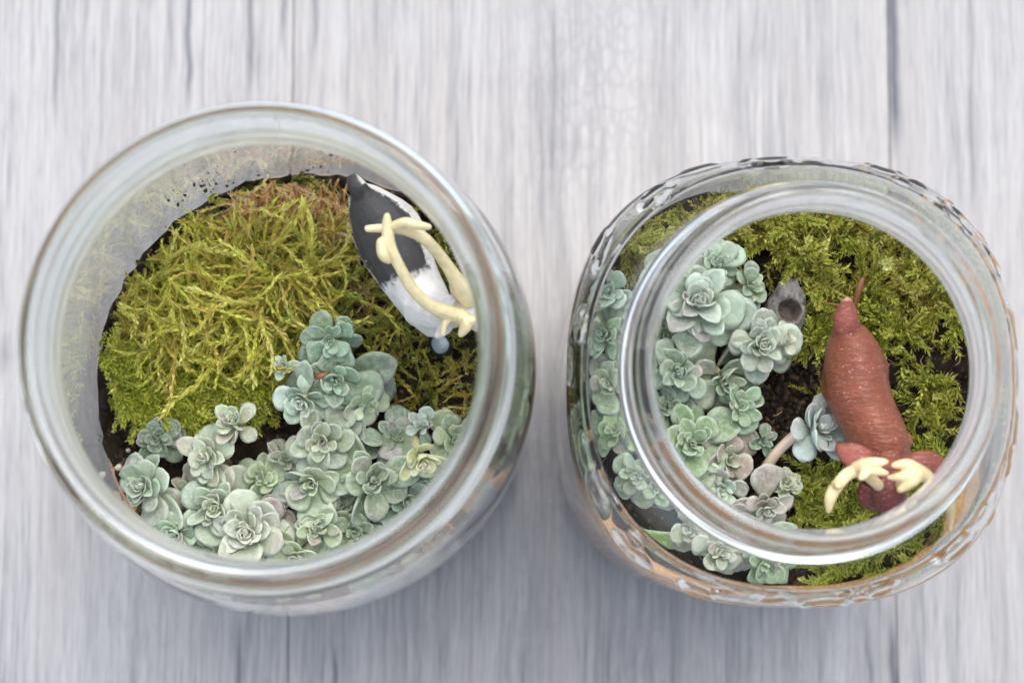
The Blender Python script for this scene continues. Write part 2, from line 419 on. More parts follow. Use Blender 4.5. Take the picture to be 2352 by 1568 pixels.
body_R = [p for p in outer_R if 2 <= p[1] <= 13.86]
inner_R = [(0.02, 0.72), (1.5, 0.7), (3.0, 0.72), (3.9, 0.85), (4.26, 1.2)] + offset_in(body_R, .15)[::-1] + [(3.12, 14.0), (3.02, 14.4), (3.0, 15.0), (3.06, 15.45), (3.1, 15.68), (3.15, 15.78)]
V, Q = lathe('glass_jar', outer_L, inner_L, 192, relief_L)
jl = obj('glass_jar', mesh('glass_jar', V, Q, M_GLASS), loc=AX_L * 1 - Vector((0, 0, AX_L.z)))
tag(jl, 'larger wide mouthed clear glass jar of feathery moss and a black and white deer', 'jar', 'glass terrarium jars')
V, Q = lathe('glass_jar', outer_R, inner_R, 640, relief_R, relief_in=lambda R, Z, th: relief_R(R, Z, th, 0.0))
jr = obj('glass_jar', mesh('glass_jar', V, Q, M_GLASS), loc=AX_R * 1 - Vector((0, 0, AX_R.z)))
tag(jr, 'smaller narrow mouthed glass jar with a pressed pattern round its shoulder', 'jar', 'glass terrarium jars')
AL = Vector((AX_L.x, AX_L.y, 0)); AR = Vector((AX_R.x, AX_R.y, 0))
RIN_L = 4.78 * kL - 0.18; RIN_R = 4.40 - 0.03
def shape(ax, a):            # rounded square plan of the smaller jar
    return 1.0 if ax is AL else (abs(math.cos(a)) ** 2.55 + abs(math.sin(a)) ** 2.55) ** (-1 / 2.55)
def radial(ax, x, y): return math.hypot(x - ax.x, y - ax.y) / shape(ax, math.atan2(y - ax.y, x - ax.x))

# ------------------------------------------------------------------ sand and soil
ZL, ZR = 6.8, 8.6
def lumpy_cylinder(ax, R, z0, topf, botf=None, nr=40, nt_=160, heel=None, wet=None):
    V = []; Fs = []
    for i in range(nr + 1):
        r = R * (i / nr) ** 0.8
        for k in range(nt_):
            a = 2 * math.pi * k / nt_; q = shape(ax, a)
            if wet == 'dry' and ax is AR: q *= 1 - .02 * (1 - sandy(math.cos(a), math.sin(a)))
            x = ax.x + r * q * math.cos(a); y = ax.y + r * q * math.sin(a)
            V.append((x, y, topf(x, y)))
    for i in range(nr):
        for k in range(nt_):
            a = i * nt_ + k; b = i * nt_ + (k + 1) % nt_
            Fs.append((a, a + nt_, b + nt_, b))
    base = nr * nt_
    prof = heel or [(R, z0)]
    prev = base
    for (r, z) in prof:
        st = len(V)
        for k in range(nt_):
            a = 2 * math.pi * k / nt_
            zz = z if z is not None else botf(a)
            q = shape(ax, a)
            if wet is True and z is not None and z < ZR and r > 4:
                m = 1 - sandy(math.cos(a), math.sin(a)); V.append((ax.x + (r + .07 * m) * q * math.cos(a), ax.y + (r + .07 * m) * q * math.sin(a), zz - 1.6 * m)); continue
            if wet == 'dry' and ax is AR: q *= 1 - .02 * (1 - sandy(math.cos(a), math.sin(a)))      # no contact at the upper left
            V.append((ax.x + r * q * math.cos(a), ax.y + r * q * math.sin(a), zz))
        for k in range(nt_):
            a = prev + k; b = prev + (k + 1) % nt_
            Fs.append((a, st + k, st + (k + 1) % nt_, b))
        prev = st
    Fs.append(tuple(prev + k for k in reversed(range(nt_))))
    return np.array(V), Fs

def sandy(dx, dy):           # 1 on the sides where sand shows, 0 at the upper left
    a = math.atan2(dy, dx) - math.radians(-55)
    a = abs((a + math.pi) % (2 * math.pi) - math.pi)
    return max(0, min(1, (math.radians(108) - a) / .35))
def wall_top(ax, x, y):      # the collar shows above the soil all round the smaller jar and along the front of the larger one
    if ax is AR: k = sandy(x - ax.x, y - ax.y)
    else: k = max(0, min(1, (ax.y - 1.2 - y) / 1.0))
    return (ZL if ax is AL else ZR) - .55 + k * .75 + .16 * fbm(x * 1.3, y * 1.3, 5)
def sand_top(x, y):          # sand lies under the soil and rises as a collar against the glass
    ax = AL if x < .8 else AR
    e = radial(ax, x, y) - ((RIN_L if ax is AL else RIN_R) - .3)
    lo = (5.3 if ax is AL else 6.5) + 0.2 * fbm(x * .5, y * .5, 3)
    return lo + max(0, min(1, e / .15)) * (wall_top(ax, x, y) - lo)
def hL(x, y):
    e = max(0, math.hypot(x - AL.x, y - AL.y) - 4.0) * 1.5
    return ZL + 0.16 * fbm(x * 1.1, y * 1.1, 1, 5) + e * (.15 + .45 * fbm(x * 2.2, y * 2.2, 7))
def hR(x, y): return ZR + 0.16 * fbm(x * 1.1, y * 1.1, 8, 5) + .05 * fbm(x * 6, y * 6, 2, 3)
for ax, R, lab in ((AL, RIN_L, 'orange sand layer at the bottom of the larger jar'), (AR, RIN_R, 'orange sand layer at the bottom of the smaller jar')):
    R += .05                                              # damp sand wets the glass: no air gap
    V, Fs = lumpy_cylinder(ax, R, 1.0, sand_top, heel=[(R, 2.1), (R * .955, 1.3), (R * .86, .95), (R * .7, .83)], nr=80, wet="dry")
    tag(obj('sand', mesh('sand', V, Fs, M_SAND)), lab, 'sand', kind='stuff')

CR_V, CR_F = ball((0, 0, 0), 1, sub=1); CR_F = np.array(CR_F)
def lerp_(a, b, t): return tuple(p * (1 - t) + q * t for p, q in zip(a, b))
def crumbs(acc, ax, R, h, n, palette, rmin, rmax, zoff=0.0, ring=False):
    for _ in range(n):
        r = R * math.sqrt(rnd.uniform(.78, 1) if ring else rnd.random()) * 0.985; a = rnd.uniform(0, 2 * math.pi)
        q_ = shape(ax, a); x = ax.x + r * q_ * math.cos(a); y = ax.y + r * q_ * math.sin(a); s = rmin + (rmax - rmin) * rnd.random() ** 3
        V = CR_V * (1 + rng.uniform(-.3, .3, (len(CR_V), 1))) * s * rng.uniform(.6, 1.2, 3)
        q = Matrix.Rotation(rnd.uniform(0, 6), 3, Vector((rnd.gauss(0, 1), rnd.gauss(0, 1), rnd.gauss(0, 1))).normalized())
        V = V @ np.array(q).T
        if r + s * 1.3 > R: r = R - s * 1.4; x = ax.x + r * q_ * math.cos(a); y = ax.y + r * q_ * math.sin(a)
        acc.add(V + np.array((x, y, h(x, y) + zoff + s * rnd.uniform(-.3, .6))), CR_F, rnd.choice(palette))
DARK = [(0.016, 0.012, 0.009), (0.028, 0.02, 0.014), (0.045, 0.031, 0.021), (0.085, 0.058, 0.038), (0.022, 0.02, 0.02)]
def tri(Fs):
    out = []
    for f in Fs:
        for k in range(1, len(f) - 1): out.append((f[0], f[k], f[k + 1]))
    return np.array(out)
def wallpix(x, y, ax, R):
    """where the line of sight through a picture point meets the inner wall beyond it"""
    p0 = Vector((0, 0, CAM_Z)); d = fw + rt * ((x - 1176) / F_PX) + up * ((784 - y) / F_PX)
    ox, oy = p0.x - ax.x, p0.y - ax.y
    A = d.x ** 2 + d.y ** 2; B = 2 * (ox * d.x + oy * d.y); C = ox * ox + oy * oy - R * R
    D = B * B - 4 * A * C
    if D < 0: return None
    t = (-B + math.sqrt(D)) / (2 * A)
    return p0 + d * t
for ax, R, h, lab, n in ((AL, RIN_L, hL, 'dark potting soil filling the larger jar, some specks stuck to its wall', 1700), (AR, RIN_R, hR, 'dark potting soil filling the smaller jar', 1500)):
    acc = Acc()
    V, Fs = lumpy_cylinder(ax, R, None, h, botf=lambda a: 5.6 + (0 if ax is AL else 1.0), heel=[(R, (ZL if ax is AL else ZR) - .12), (R, (ZL if ax is AL else ZR) - .45), (R - .33, (ZL if ax is AL else ZR) - .8), (R - .33, None)], wet=True if ax is AR else None)
    c = np.array([lerp_(DARK[0], DARK[2], max(0, min(1, .5 + .9 * fbm(v[0] * 4, v[1] * 4, v[2] * 4)))) for v in V])
    acc.add(V, tri(Fs), c)
    crumbs(acc, ax, R, h, n, DARK + [(0.12, 0.08, 0.05)], 0.03, 0.13)
    crumbs(acc, ax, R, h, 900, DARK[1:] + [(0.14, 0.095, 0.06), (0.1, .06, .035)], 0.02, 0.07, 0.02, ring=True)
    if ax is AR:                                          # crumbly bare patch between the succulents and the brown deer
        for _ in range(900):
            q = pix(rnd.gauss(1790, 60), rnd.gauss(890, 75), ZR); s_ = .025 + .09 * rnd.random() ** 2.5
            acc.add(CR_V * (1 + rng.uniform(-.3, .3, (len(CR_V), 1))) * s_ * rng.uniform(.6, 1.2, 3) + np.array((q.x, q.y, hR(q.x, q.y) + s_ * .2)), CR_F, rnd.choice(DARK + [(.12, .08, .05)]))
    crumbs(acc, ax, R, h, 90, [(0.3, 0.22, 0.14), (0.16, 0.09, 0.05), (0.4, 0.33, 0.25)], 0.015, 0.05, 0.03)
    for _ in range(130):
        r = R * .93 * math.sqrt(rnd.random()); a = rnd.uniform(0, 6.28); x = ax.x + r * math.cos(a); y = ax.y + r * math.sin(a); ya = rnd.uniform(0, 6.28); P = []
        for k in range(4):
            P.append((x, y, h(x, y) + .06 + .05 * rnd.random())); ya += rnd.gauss(0, .6); x += .13 * math.cos(ya); y += .13 * math.sin(ya)
        if radial(ax, x, y) > R - .1: continue
        V, Fs = tube(P, [.008, .012, .011, .006], 5, 3); acc.add(V, tri(Fs), rnd.choice([(.2, .14, .08), (.33, .25, .16), (.12, .07, .04), (.4, .33, .22)]))
    if ax is AL:
        for _ in range(150):
            if rnd.random() < .72: x = rnd.uniform(380, 760); y = 455 - 0.26 * (x - 380) * (1 if x < 560 else .6) + rnd.gauss(0, 20)
            else: x = rnd.uniform(225, 250); y = rnd.uniform(850, 1080)
            p = wallpix(x, y, ax, R)
            if p is None or p.z < ZL or p.z > 11: continue
            s = 0.012 + 0.04 * rnd.random() ** 3
            acc.add(CR_V * np.array((s, s, s * .5)) * rng.uniform(.6, 1.3, 3) + np.array(p), CR_F, rnd.choice(DARK[1:4] + [(0.09, .05, .03)]))
    tag(acc.build('soil', M_SOIL, True), lab, 'soil', kind='stuff')

# ------------------------------------------------------------------ moss
def moss_leaf(V, Fs, C, p, d, side, L, W, c0, c1):
    n = len(V); m = p + d * L * .45
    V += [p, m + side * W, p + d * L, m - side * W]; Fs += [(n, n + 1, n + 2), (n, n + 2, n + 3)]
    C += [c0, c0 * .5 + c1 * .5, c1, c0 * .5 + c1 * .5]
def moss_proto(kind, seed):
    r = np.random.default_rng(seed); V = []; Fs = []; C = []
    n = 12; bend = r.uniform(.3, 1.5); sw = r.uniform(-1.6, 1.6) if kind == 'feather' else r.uniform(-.6, .6)
    P = []; p = np.zeros(3); ang = r.uniform(.25, .7) if kind == 'feather' else r.uniform(.35, 1.05)
    yaw = 0.0
    for i in range(n + 1):
        P.append(p.copy())
        d = np.array((math.cos(ang) * math.cos(yaw), math.cos(ang) * math.sin(yaw), math.sin(ang)))
        p = p + d / n; ang -= bend / n; yaw += sw / n + r.normal(0, .12)
    P = np.array(P)
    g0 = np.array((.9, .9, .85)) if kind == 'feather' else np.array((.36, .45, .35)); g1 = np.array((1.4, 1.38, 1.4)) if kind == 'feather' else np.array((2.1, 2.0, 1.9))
    sw_ = 0.022 if kind == 'feather' else 0.03
    for i in range(n):                                       # three-sided stem
        a = P[i]; b = P[i + 1]; t = (b - a) / np.linalg.norm(b - a)
        s_ = np.cross(t, (0, 0, 1.)); s_ /= np.linalg.norm(s_) + 1e-9; u_ = np.cross(s_, t)
        k = len(V); wv = sw_ * (1 - .6 * i / n)
        V += [a + s_ * wv, a - s_ * wv, a + u_ * wv, b + s_ * wv * .9, b - s_ * wv * .9, b + u_ * wv * .9]
        Fs += [(k, k + 3, k + 5), (k, k + 5, k + 2), (k + 2, k + 5, k + 4), (k + 2, k + 4, k + 1)]
        C += [g0] * 6
    nl = 40 if kind == 'feather' else 44
    for j in range(nl):
        u = (j + .5) / nl; f = u * n; i = min(int(f), n - 1); q = P[i] * (1 - (f - i)) + P[i + 1] * (f - i)
        t = P[i + 1] - P[i]; t /= np.linalg.norm(t)
        s_ = np.cross(t, (0, 0, 1.)); s_ /= np.linalg.norm(s_) + 1e-9; u_ = np.cross(s_, t)
        az = j * 2.4 + r.normal(0, .3)
        rad = s_ * math.cos(az) + u_ * math.sin(az)
        sp = (r.uniform(.25, .6) if kind == 'feather' else r.uniform(.6, 1.05))
        d = t * math.cos(sp) + rad * math.sin(sp); side = np.cross(d, rad); side /= np.linalg.norm(side) + 1e-9
        if kind == 'feather': L = .15 * (1 - .4 * u) * r.uniform(.7, 1.5); W = .019
        else: L = .27 * (1 - .45 * u) * r.uniform(.7, 1.25) * (0.55 + .45 * min(1, u * 4)); W = .036
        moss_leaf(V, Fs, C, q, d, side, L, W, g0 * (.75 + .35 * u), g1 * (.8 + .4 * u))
    return np.array(V), np.array(Fs), np.array(C)
FEATHER = [moss_proto('feather', i) for i in range(10)]
SHOOT = [moss_proto('shoot', 50 + i) for i in range(10)]

def plant_moss(acc, protos, poly, n, h, ax, R, Lr, pal, tilt=0.35, zoff=0.0, flow=None, dens=None, zref=7.8):
    xs = [p[0] for p in poly]; ys = [p[1] for p in poly]; k = 0; tries = 0
    while k < n and tries < n * 30:
        tries += 1
        x = rnd.uniform(min(xs), max(xs)); y = rnd.uniform(min(ys), max(ys))
        if not inpoly(x, y, poly): continue
        if dens and rnd.random() > dens(x, y): continue
        q = pix(x, y, zref); z = h(q.x, q.y); q = pix(x, y, z)
        r = radial(ax, q.x, q.y)
        if r > R - 0.05: continue
        V, Fs, C = rnd.choice(protos)
        L = rnd.uniform(*Lr); yaw = rnd.uniform(0, 2 * math.pi)
        if flow: yaw = flow(x, y) + rnd.gauss(0, 1.3)
        if r > R - L * 1.0: yaw = math.atan2(ax.y - q.y, ax.x - q.x) + rnd.uniform(-1.2, 1.2)
        M = Matrix.Rotation(yaw, 3, 'Z') @ Matrix.Rotation(rnd.gauss(0, tilt), 3, 'Y') @ Matrix.Rotation(rnd.gauss(0, tilt * 1.3), 3, 'X')
        W = (V * L) @ np.array(M).T + np.array((q.x, q.y, z + zoff + rnd.uniform(-.08, .1)))
        rr = np.hypot(W[:, 0] - ax.x, W[:, 1] - ax.y)
        if ax is AR:
            th_ = np.arctan2(W[:, 1] - ax.y, W[:, 0] - ax.x); rr = rr * (np.abs(np.cos(th_)) ** 2.55 + np.abs(np.sin(th_)) ** 2.55) ** (1 / 2.55)
        over = rr > R
        if over.any():
            sfac = R / rr[over]; W[over, 0] = ax.x + (W[over, 0] - ax.x) * sfac; W[over, 1] = ax.y + (W[over, 1] - ax.y) * sfac
        c = np.array(pal(x, y)) * rnd.uniform(.75, 1.25)
        acc.add(W, Fs, np.minimum(C * c, .92)); k += 1

def moundL(x, y):
    c = pix(540, 660, 8.5); d = ((x - c.x) / 2.9) ** 2 + ((y - c.y) / 1.9) ** 2
    return hL(x, y) + .85 * max(0, 1 - d) ** .8 + 0.42 * fbm(x * 1.2, y * 1.2, 4)
OLIVE = (0.62, 0.55, 0.13); GOLD = (0.72, 0.57, 0.17); TAN = (0.86, 0.60, 0.32); GREEN = (0.42, 0.47, 0.11); LIME = (0.62, 0.64, 0.12); DEEP = (0.12, 0.16, 0.025)
def lerp(a, b, t): return tuple(p * (1 - t) + q * t for p, q in zip(a, b))
def palA(x, y):
    t = min(1, max(0, 1.5 - 1.1 * math.hypot((x - 690) / 190, (y - 475) / 85) + .4 * fbm(x * .012, y * .012)))
    base = rnd.choice((LIME, OLIVE, LIME, LIME, GOLD, (.70, .68, .18), (.62, .6, .14))) if x < 640 else rnd.choice((GREEN, OLIVE, GREEN, GOLD))
    return lerp(base, TAN, t if rnd.random() < .85 else 0)
poly_A = [(450, 480), (530, 415), (640, 395), (780, 430), (805, 540), (880, 640), (945, 765), (860, 790), (720, 755), (640, 825), (560, 835), (430, 835), (250, 810), (205, 770), (215, 650), (320, 560), (390, 500)]
def holes_A(x, y):
    k = 1.0
    for bx, by, br in ((400, 545, 45), (330, 620, 30), (560, 440, 28), (800, 610, 40), (860, 700, 45), (740, 700, 30), (470, 790, 25), (760, 540, 30), (255, 720, 22)):
        k -= 1.1 * math.exp(-((x - bx) ** 2 + (y - by) ** 2) / br ** 2)
    return k
acc = Acc()
fl = lambda x, y: 2.4 * fbm(x * .006, y * .006, 2) * 2 + 0.4
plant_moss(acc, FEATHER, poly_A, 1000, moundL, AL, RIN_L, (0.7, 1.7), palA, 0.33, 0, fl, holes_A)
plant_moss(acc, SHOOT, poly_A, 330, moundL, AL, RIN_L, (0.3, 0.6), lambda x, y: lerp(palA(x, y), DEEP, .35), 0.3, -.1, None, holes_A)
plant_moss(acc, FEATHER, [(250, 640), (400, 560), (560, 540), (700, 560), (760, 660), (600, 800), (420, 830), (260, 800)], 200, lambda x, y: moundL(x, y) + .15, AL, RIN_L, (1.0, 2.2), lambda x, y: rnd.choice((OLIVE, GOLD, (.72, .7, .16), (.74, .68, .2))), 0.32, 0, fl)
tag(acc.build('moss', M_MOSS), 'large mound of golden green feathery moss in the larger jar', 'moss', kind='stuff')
acc = Acc()
poly_T = [(520, 470), (600, 430), (680, 415), (790, 450), (800, 500), (740, 545), (640, 540), (560, 530)]
plant_moss(acc, FEATHER, poly_T, 420, lambda x, y: moundL(x, y) + .28, AL, RIN_L, (0.35, 0.95), lambda x, y: rnd.choice(((.9, .58, .32), (.72, .42, .2), (.92, .7, .46), (.5, .28, .13), TAN)), 0.6)
tag(acc.build('moss', M_MOSS), 'dried tan tuft on top of the feathery mound beside the rump of the deer', 'moss', kind='stuff')
acc = Acc()
plant_moss(acc, FEATHER, [(780, 660), (850, 650), (870, 700), (830, 740), (780, 720)], 50, lambda x, y: hL(x, y) + .5, AL, RIN_L, (0.3, 0.7), lambda x, y: rnd.choice(((.36, .26, .12), (.45, .34, .18), (.28, .2, .08))), 0.5)
tag(acc.build('moss', M_MOSS), 'withered brown moss between the mound and the neck of the deer', 'moss', kind='stuff')
acc = Acc()
poly_B = [(225, 790), (340, 830), (480, 855), (630, 850), (640, 930), (520, 945), (450, 975), (330, 955), (250, 930)]
plant_moss(acc, SHOOT, poly_B, 420, lambda x, y: hL(x, y) + .45, AL, RIN_L, (0.5, 0.9), lambda x, y: rnd.choice((LIME, (.74, .78, .13), LIME, (.66, .7, .1))), 0.35, 0, lambda x, y: -1.4)
tag(acc.build('moss', M_MOSS), 'strip of bright lime green moss below the feathery mound in the larger jar', 'moss', kind='stuff')
acc = Acc()
poly_C = [(850, 775), (960, 800), (1110, 830), (1150, 900), (1105, 970), (1000, 950), (900, 930), (860, 870)]
plant_moss(acc, SHOOT, poly_C, 95, hL, AL, RIN_L, (0.35, 0.7), lambda x, y: rnd.choice((GREEN, LIME, OLIVE, DEEP, GOLD)), 0.5)
plant_moss(acc, FEATHER, poly_C, 45, hL, AL, RIN_L, (0.6, 1.2), lambda x, y: rnd.choice((OLIVE, GOLD, (0.22, .17, .06))), 0.35, .05)
poly_D = [(880, 440), (960, 470), (1080, 600), (1150, 740), (1150, 830), (1050, 800), (930, 640), (960, 560)]
plant_moss(acc, SHOOT, poly_D, 180, hL, AL, RIN_L, (0.4, 0.75), lambda x, y: rnd.choice((GREEN, OLIVE, GOLD, DEEP)), 0.4)
tag(acc.build('moss', M_MOSS), 'sparse olive moss sprigs on bare soil round the feet of the black and white deer', 'moss', kind='stuff')
acc = Acc()
poly_E = [(350, 560), (430, 490), (560, 415), (660, 395), (770, 405), (790, 450), (640, 420), (540, 445), (460, 510), (380, 580), (300, 640), (260, 640)]
plant_moss(acc, SHOOT, poly_E, 110, lambda x, y: hL(x, y) + .1, AL, RIN_L, (0.3, 0.6), lambda x, y: rnd.choice((GREEN, LIME, OLIVE, DEEP)), 0.5)
tag(acc.build('moss', M_MOSS), 'thin green moss along the back wall of the larger jar behind the mound', 'moss', kind='stuff')

def hRm(x, y): return hR(x, y) + .25 + 0.7 * fbm(x * 1.1, y * 1.1, 6)
poly_R = [(1400, 620), (1440, 500), (1580, 410), (1760, 380), (1950, 390), (2130, 500), (2220, 640), (2230, 800), (2220, 950), (2190, 1080), (2110, 1080), (2080, 960), (2050, 840), (1990, 760), (1900, 770), (1880, 930), (1835, 900), (1850, 810), (1885, 680), (1790, 600), (1700, 550), (1600, 560), (1500, 620)]
def palR(x, y):
    g = fbm(x * .006, y * .006, 5) + .3 * fbm(x * .03, y * .03, 9)
    base = rnd.choice((LIME, GOLD, OLIVE, (.88, .78, .2), (.84, .8, .17))) if y < 720 else rnd.choice((LIME, OLIVE, (.74, .76, .14), LIME))
    return lerp(base, DEEP if g > .1 else (0.2, .13, .05), min(.8, abs(g) * 1.1))
acc = Acc()
def dens_R(x, y):
    for bx, by, br in ((1925, 600, 45), (1965, 640, 35), (2165, 770, 60), (2115, 840, 50), (2195, 840, 45), (1862, 862, 50), (2110, 965, 45), (2155, 1010, 40), (2065, 705, 35), (2010, 545, 30), (1790, 560, 30), (2140, 600, 30)):
        if rnd.random() < 1.1 * math.exp(-((x - bx) ** 2 + (y - by) ** 2) / br ** 2): return 0
    return (.7 + 1.5 * fbm(x * .013, y * .013, 1)) if y < 720 else (.35 + 1.3 * fbm(x * .015, y * .015, 3))
plant_moss(acc, SHOOT, poly_R, 1050, hRm, AR, RIN_R, (0.45, 1.1), palR, 0.5, 0, None, dens_R)
tag(acc.build('moss', M_MOSS), 'carpet of yellow green moss behind and beside the brown deer in the smaller jar', 'moss', kind='stuff')
acc = Acc()
poly_S = [(1830, 1060), (1920, 1100), (1990, 1150), (2100, 1110), (2190, 1060), (2200, 1130), (2130, 1250), (1990, 1330), (1880, 1350), (1850, 1260), (1830, 1150)]
plant_moss(acc, SHOOT, poly_S, 420, lambda x, y: hRm(x, y) - .1, AR, RIN_R, (0.45, 0.9), lambda x, y: rnd.choice((LIME, (.8, .8, .16), (.78, .74, .15), GREEN)), 0.45)
tag(acc.build('moss', M_MOSS), 'bright green moss tuft under the head of the brown deer', 'moss', kind='stuff')

# ------------------------------------------------------------------ succulents (thing > leaf..., stem)
def leaf_mesh(name, wid, cup, curl, thick, point=0.0):
    nu, nv = 8, 5; top = {}; V = []; A = []; Fs = []
    def outline(u): 
        wv = (0.15 + 0.85 * math.sin(min(1, u / .68) * math.pi / 2) ** 1.6) if u < .68 else math.sqrt(max(0, 1 - ((u - .68) / .32) ** (2.0 - point)))
        return wid * .5 * wv
    for side in (1, -1):
        for i in range(nu + 1):
            u = i / nu; u = u ** .85
            for j in range(nv + 1):
                v = j / nv * 2 - 1; edge = (j in (0, nv)) or i in (0, nu)
                if side < 0 and edge: continue
                y = v * outline(min(u, .995)); th = thick * (1 - v * v) ** .5 * (0.4 + 0.6 * math.sin(math.pi * min(1, .12 + u * .85)))
                z = cup * (y / (wid * .5)) ** 2 * .5 + curl * u * u + (0 if edge else side * th * .5)
                if side > 0: z -= 0.0
                top[(side, i, j)] = len(V); V.append((u, y, z)); A.append((max(abs(v), max(0, (u - .8) / .2)), u, 0 if side > 0 else 1, 1))
    g = lambda s, i, j: top.get((s, i, j), top.get((1, i, j)))
    for i in range(nu):
        for j in range(nv):
            Fs.append((g(1, i, j), g(1, i + 1, j), g(1, i + 1, j + 1), g(1, i, j + 1)))
            Fs.append((g(-1, i, j), g(-1, i, j + 1), g(-1, i + 1, j + 1), g(-1, i + 1, j)))
    return mesh(name, V, [tuple(q) for q in Fs], M_SUCC, True, A)
LEAF = [leaf_mesh('leaf', .80, .26, .12, .12), leaf_mesh('leaf', .72, .34, .22, .13, .4), leaf_mesh('leaf', .90, .20, .04, .10), leaf_mesh('leaf', .60, .32, .22, .15, .7), leaf_mesh('leaf', .68, .42, -.12, .12, .3), leaf_mesh('leaf', .84, .10, -.16, .11, .1)]
# stems use their own simple pale green skin
M_STEM, nt_, b_ = new_mat('succulent_stem')
tc_ = N(nt_, 'ShaderNodeTexCoord')
nt_.links.new(ramp(nt_, noise_(nt_, tc_.outputs['Object'], 250, 3), [(0.3, (0.36, 0.36, 0.16)), (0.7, (0.5, 0.42, 0.28))]), b_.inputs['Base Color']); b_.inputs['Roughness'].default_value = .5

M_STEM2, nt_, b_ = new_mat('pink_stem'); tc_ = N(nt_, 'ShaderNodeTexCoord')
nt_.links.new(ramp(nt_, noise_(nt_, tc_.outputs['Object'], 250, 3), [(0.3, (0.56, 0.43, 0.34)), (0.7, (0.64, 0.54, 0.42))]), b_.inputs['Base Color'])
PALE = (0.50, 0.58, 0.47); MID = (0.255, 0.36, 0.235); BLUE = (0.26, 0.355, 0.31); DARKG = (0.14, 0.225, 0.145); MAUVE = (0.30, 0.265, 0.25); YEL = (0.42, 0.5, 0.18)
def rosette(px, py, rpx, z, label, tilt=(0, 0), n=17, style='tight', pal=None, jar='L', stem=True, seed=None, old=0.2, stem_to=None, skirt=6):
    r = random.Random(seed if seed is not None else int(px * 7 + py))
    c = pix(px, py, z)
    ax_ = AL if jar == 'L' else AR; lim = (RIN_L if jar == 'L' else RIN_R) - .28; rr_ = radial(ax_, c.x, c.y)
    if rr_ > lim: c = Vector((ax_.x + (c.x - ax_.x) * lim / rr_, ax_.y + (c.y - ax_.y) * lim / rr_, z))
    R = rpx * (CAM_Z - z) / F_PX
    h = hL if jar == 'L' else hR
    t = empty('succulent', c); tag(t, label, 'succulent', 'succulents in the larger jar' if jar == 'L' else 'succulents in the smaller jar')
    axis = Vector((tilt[0], tilt[1], 1)).normalized(); q = Vector((0, 0, 1)).rotation_difference(axis)
    pal = pal or (PALE, MID, BLUE)
    n = int(n * (2.0 if style == 'tight' else 1.6)) + 4; R *= 1.07
    hue = (r.uniform(.9, 1.14), r.uniform(.97, 1.07), r.uniform(.9, 1.16))
    a0 = r.uniform(0, 6.28)
    for i in range(n + (skirt if rpx > 40 else min(2, skirt))):
        u = min(1.0, (i / (n - 1)) ** 1.15)                                  # 0 = heart, 1 = lowest leaf
        az = a0 + i * 2.39996 + r.gauss(0, .22)
        if style == 'tight': L = R * (0.22 + 0.84 * u ** 1.45); pitch = math.radians(82 - 66 * u ** 1.2 + r.gauss(0, 9))
        else: L = R * (0.2 + 0.9 * u ** 1.15); pitch = math.radians(78 - 72 * u ** .95 + r.gauss(0, 10))
        if i >= n: L = R * r.uniform(.95, 1.35); pitch = math.radians(r.uniform(-14, 14)); az = r.uniform(0, 6.28)
        L *= r.uniform(.8, 1.15)
        Rw = RIN_L if jar == 'L' else RIN_R; ax_ = AL if jar == 'L' else AR
        for _ in range(7):                               # leaves bend up where the glass stops them
            tip = c + q @ (Vector((math.cos(az) * math.cos(pitch), math.sin(az) * math.cos(pitch), math.sin(pitch))) * L * 1.1)
            if radial(ax_, tip.x, tip.y) < Rw - .06: break
            L *= .86; pitch = min(1.5, pitch + .14)
        else: continue
        o = bpy.data.objects.new('leaf', LEAF[r.randrange(4)] if u < .55 else LEAF[r.randrange(6)])
        COL.objects.link(o); o.parent = t
        up_ = R * (0.38 - 0.62 * u) - (R * r.uniform(.1, .35) if i >= n else 0)
        base = Vector((math.cos(az), math.sin(az), 0)) * R * 0.05 + Vector((0, 0, up_))
        o.rotation_mode = 'QUATERNION'
        o.rotation_quaternion = q @ Matrix.Rotation(az, 3, 'Z').to_quaternion() @ Matrix.Rotation(-pitch, 3, 'Y').to_quaternion() @ Matrix.Rotation(r.gauss(0, .3), 3, 'X').to_quaternion()
        o.location = (q @ base) * CM
        sc_ = L * r.uniform(.92, 1.1); o.scale = (L, sc_ * ((1.0 if style == 'open' else .9) if u > .5 else .82), L)
        col = lerp(pal[0], pal[1], min(1, u * 1.7)) if u < .55 else lerp(pal[1], pal[2], r.random())  # pale heart to darker outer leaves, partly crevice shade put into the colour
        if u > .5 and r.random() < old * .6: col = lerp(col, MAUVE, r.uniform(.5, 1))
        k = r.uniform(.88, 1.12) * (.9 if i >= n else 1); o.color = (col[0] * k * hue[0], col[1] * k * hue[1], col[2] * k * hue[2], 1)
    if stem:
        e = q @ Vector((0, 0, -R * .2)); gx, gy = (c.x - axis.x * 1.0, c.y - axis.y * 1.0)
        if stem_to: s2 = pix(*stem_to); gx, gy, gz = s2.x, s2.y, s2.z
        else: gz = h(gx, gy) - .3
        thick_ = .115 if stem_to else .085
        d = Vector((gx - c.x, gy - c.y, gz - c.z))
        p1 = q @ Vector((0, 0, -R * .75))
        V, Fs = tube([e, p1, (p1 + d) * .5 + (Vector((-.05, .1, .12)) if stem_to else Vector((0, 0, .05))), d], [R * .12 + .02, R * .11 + .03, thick_, thick_], 8, 4)
        obj('stem', mesh('stem', V, Fs, M_STEM2 if stem_to else M_STEM), t)
    return t

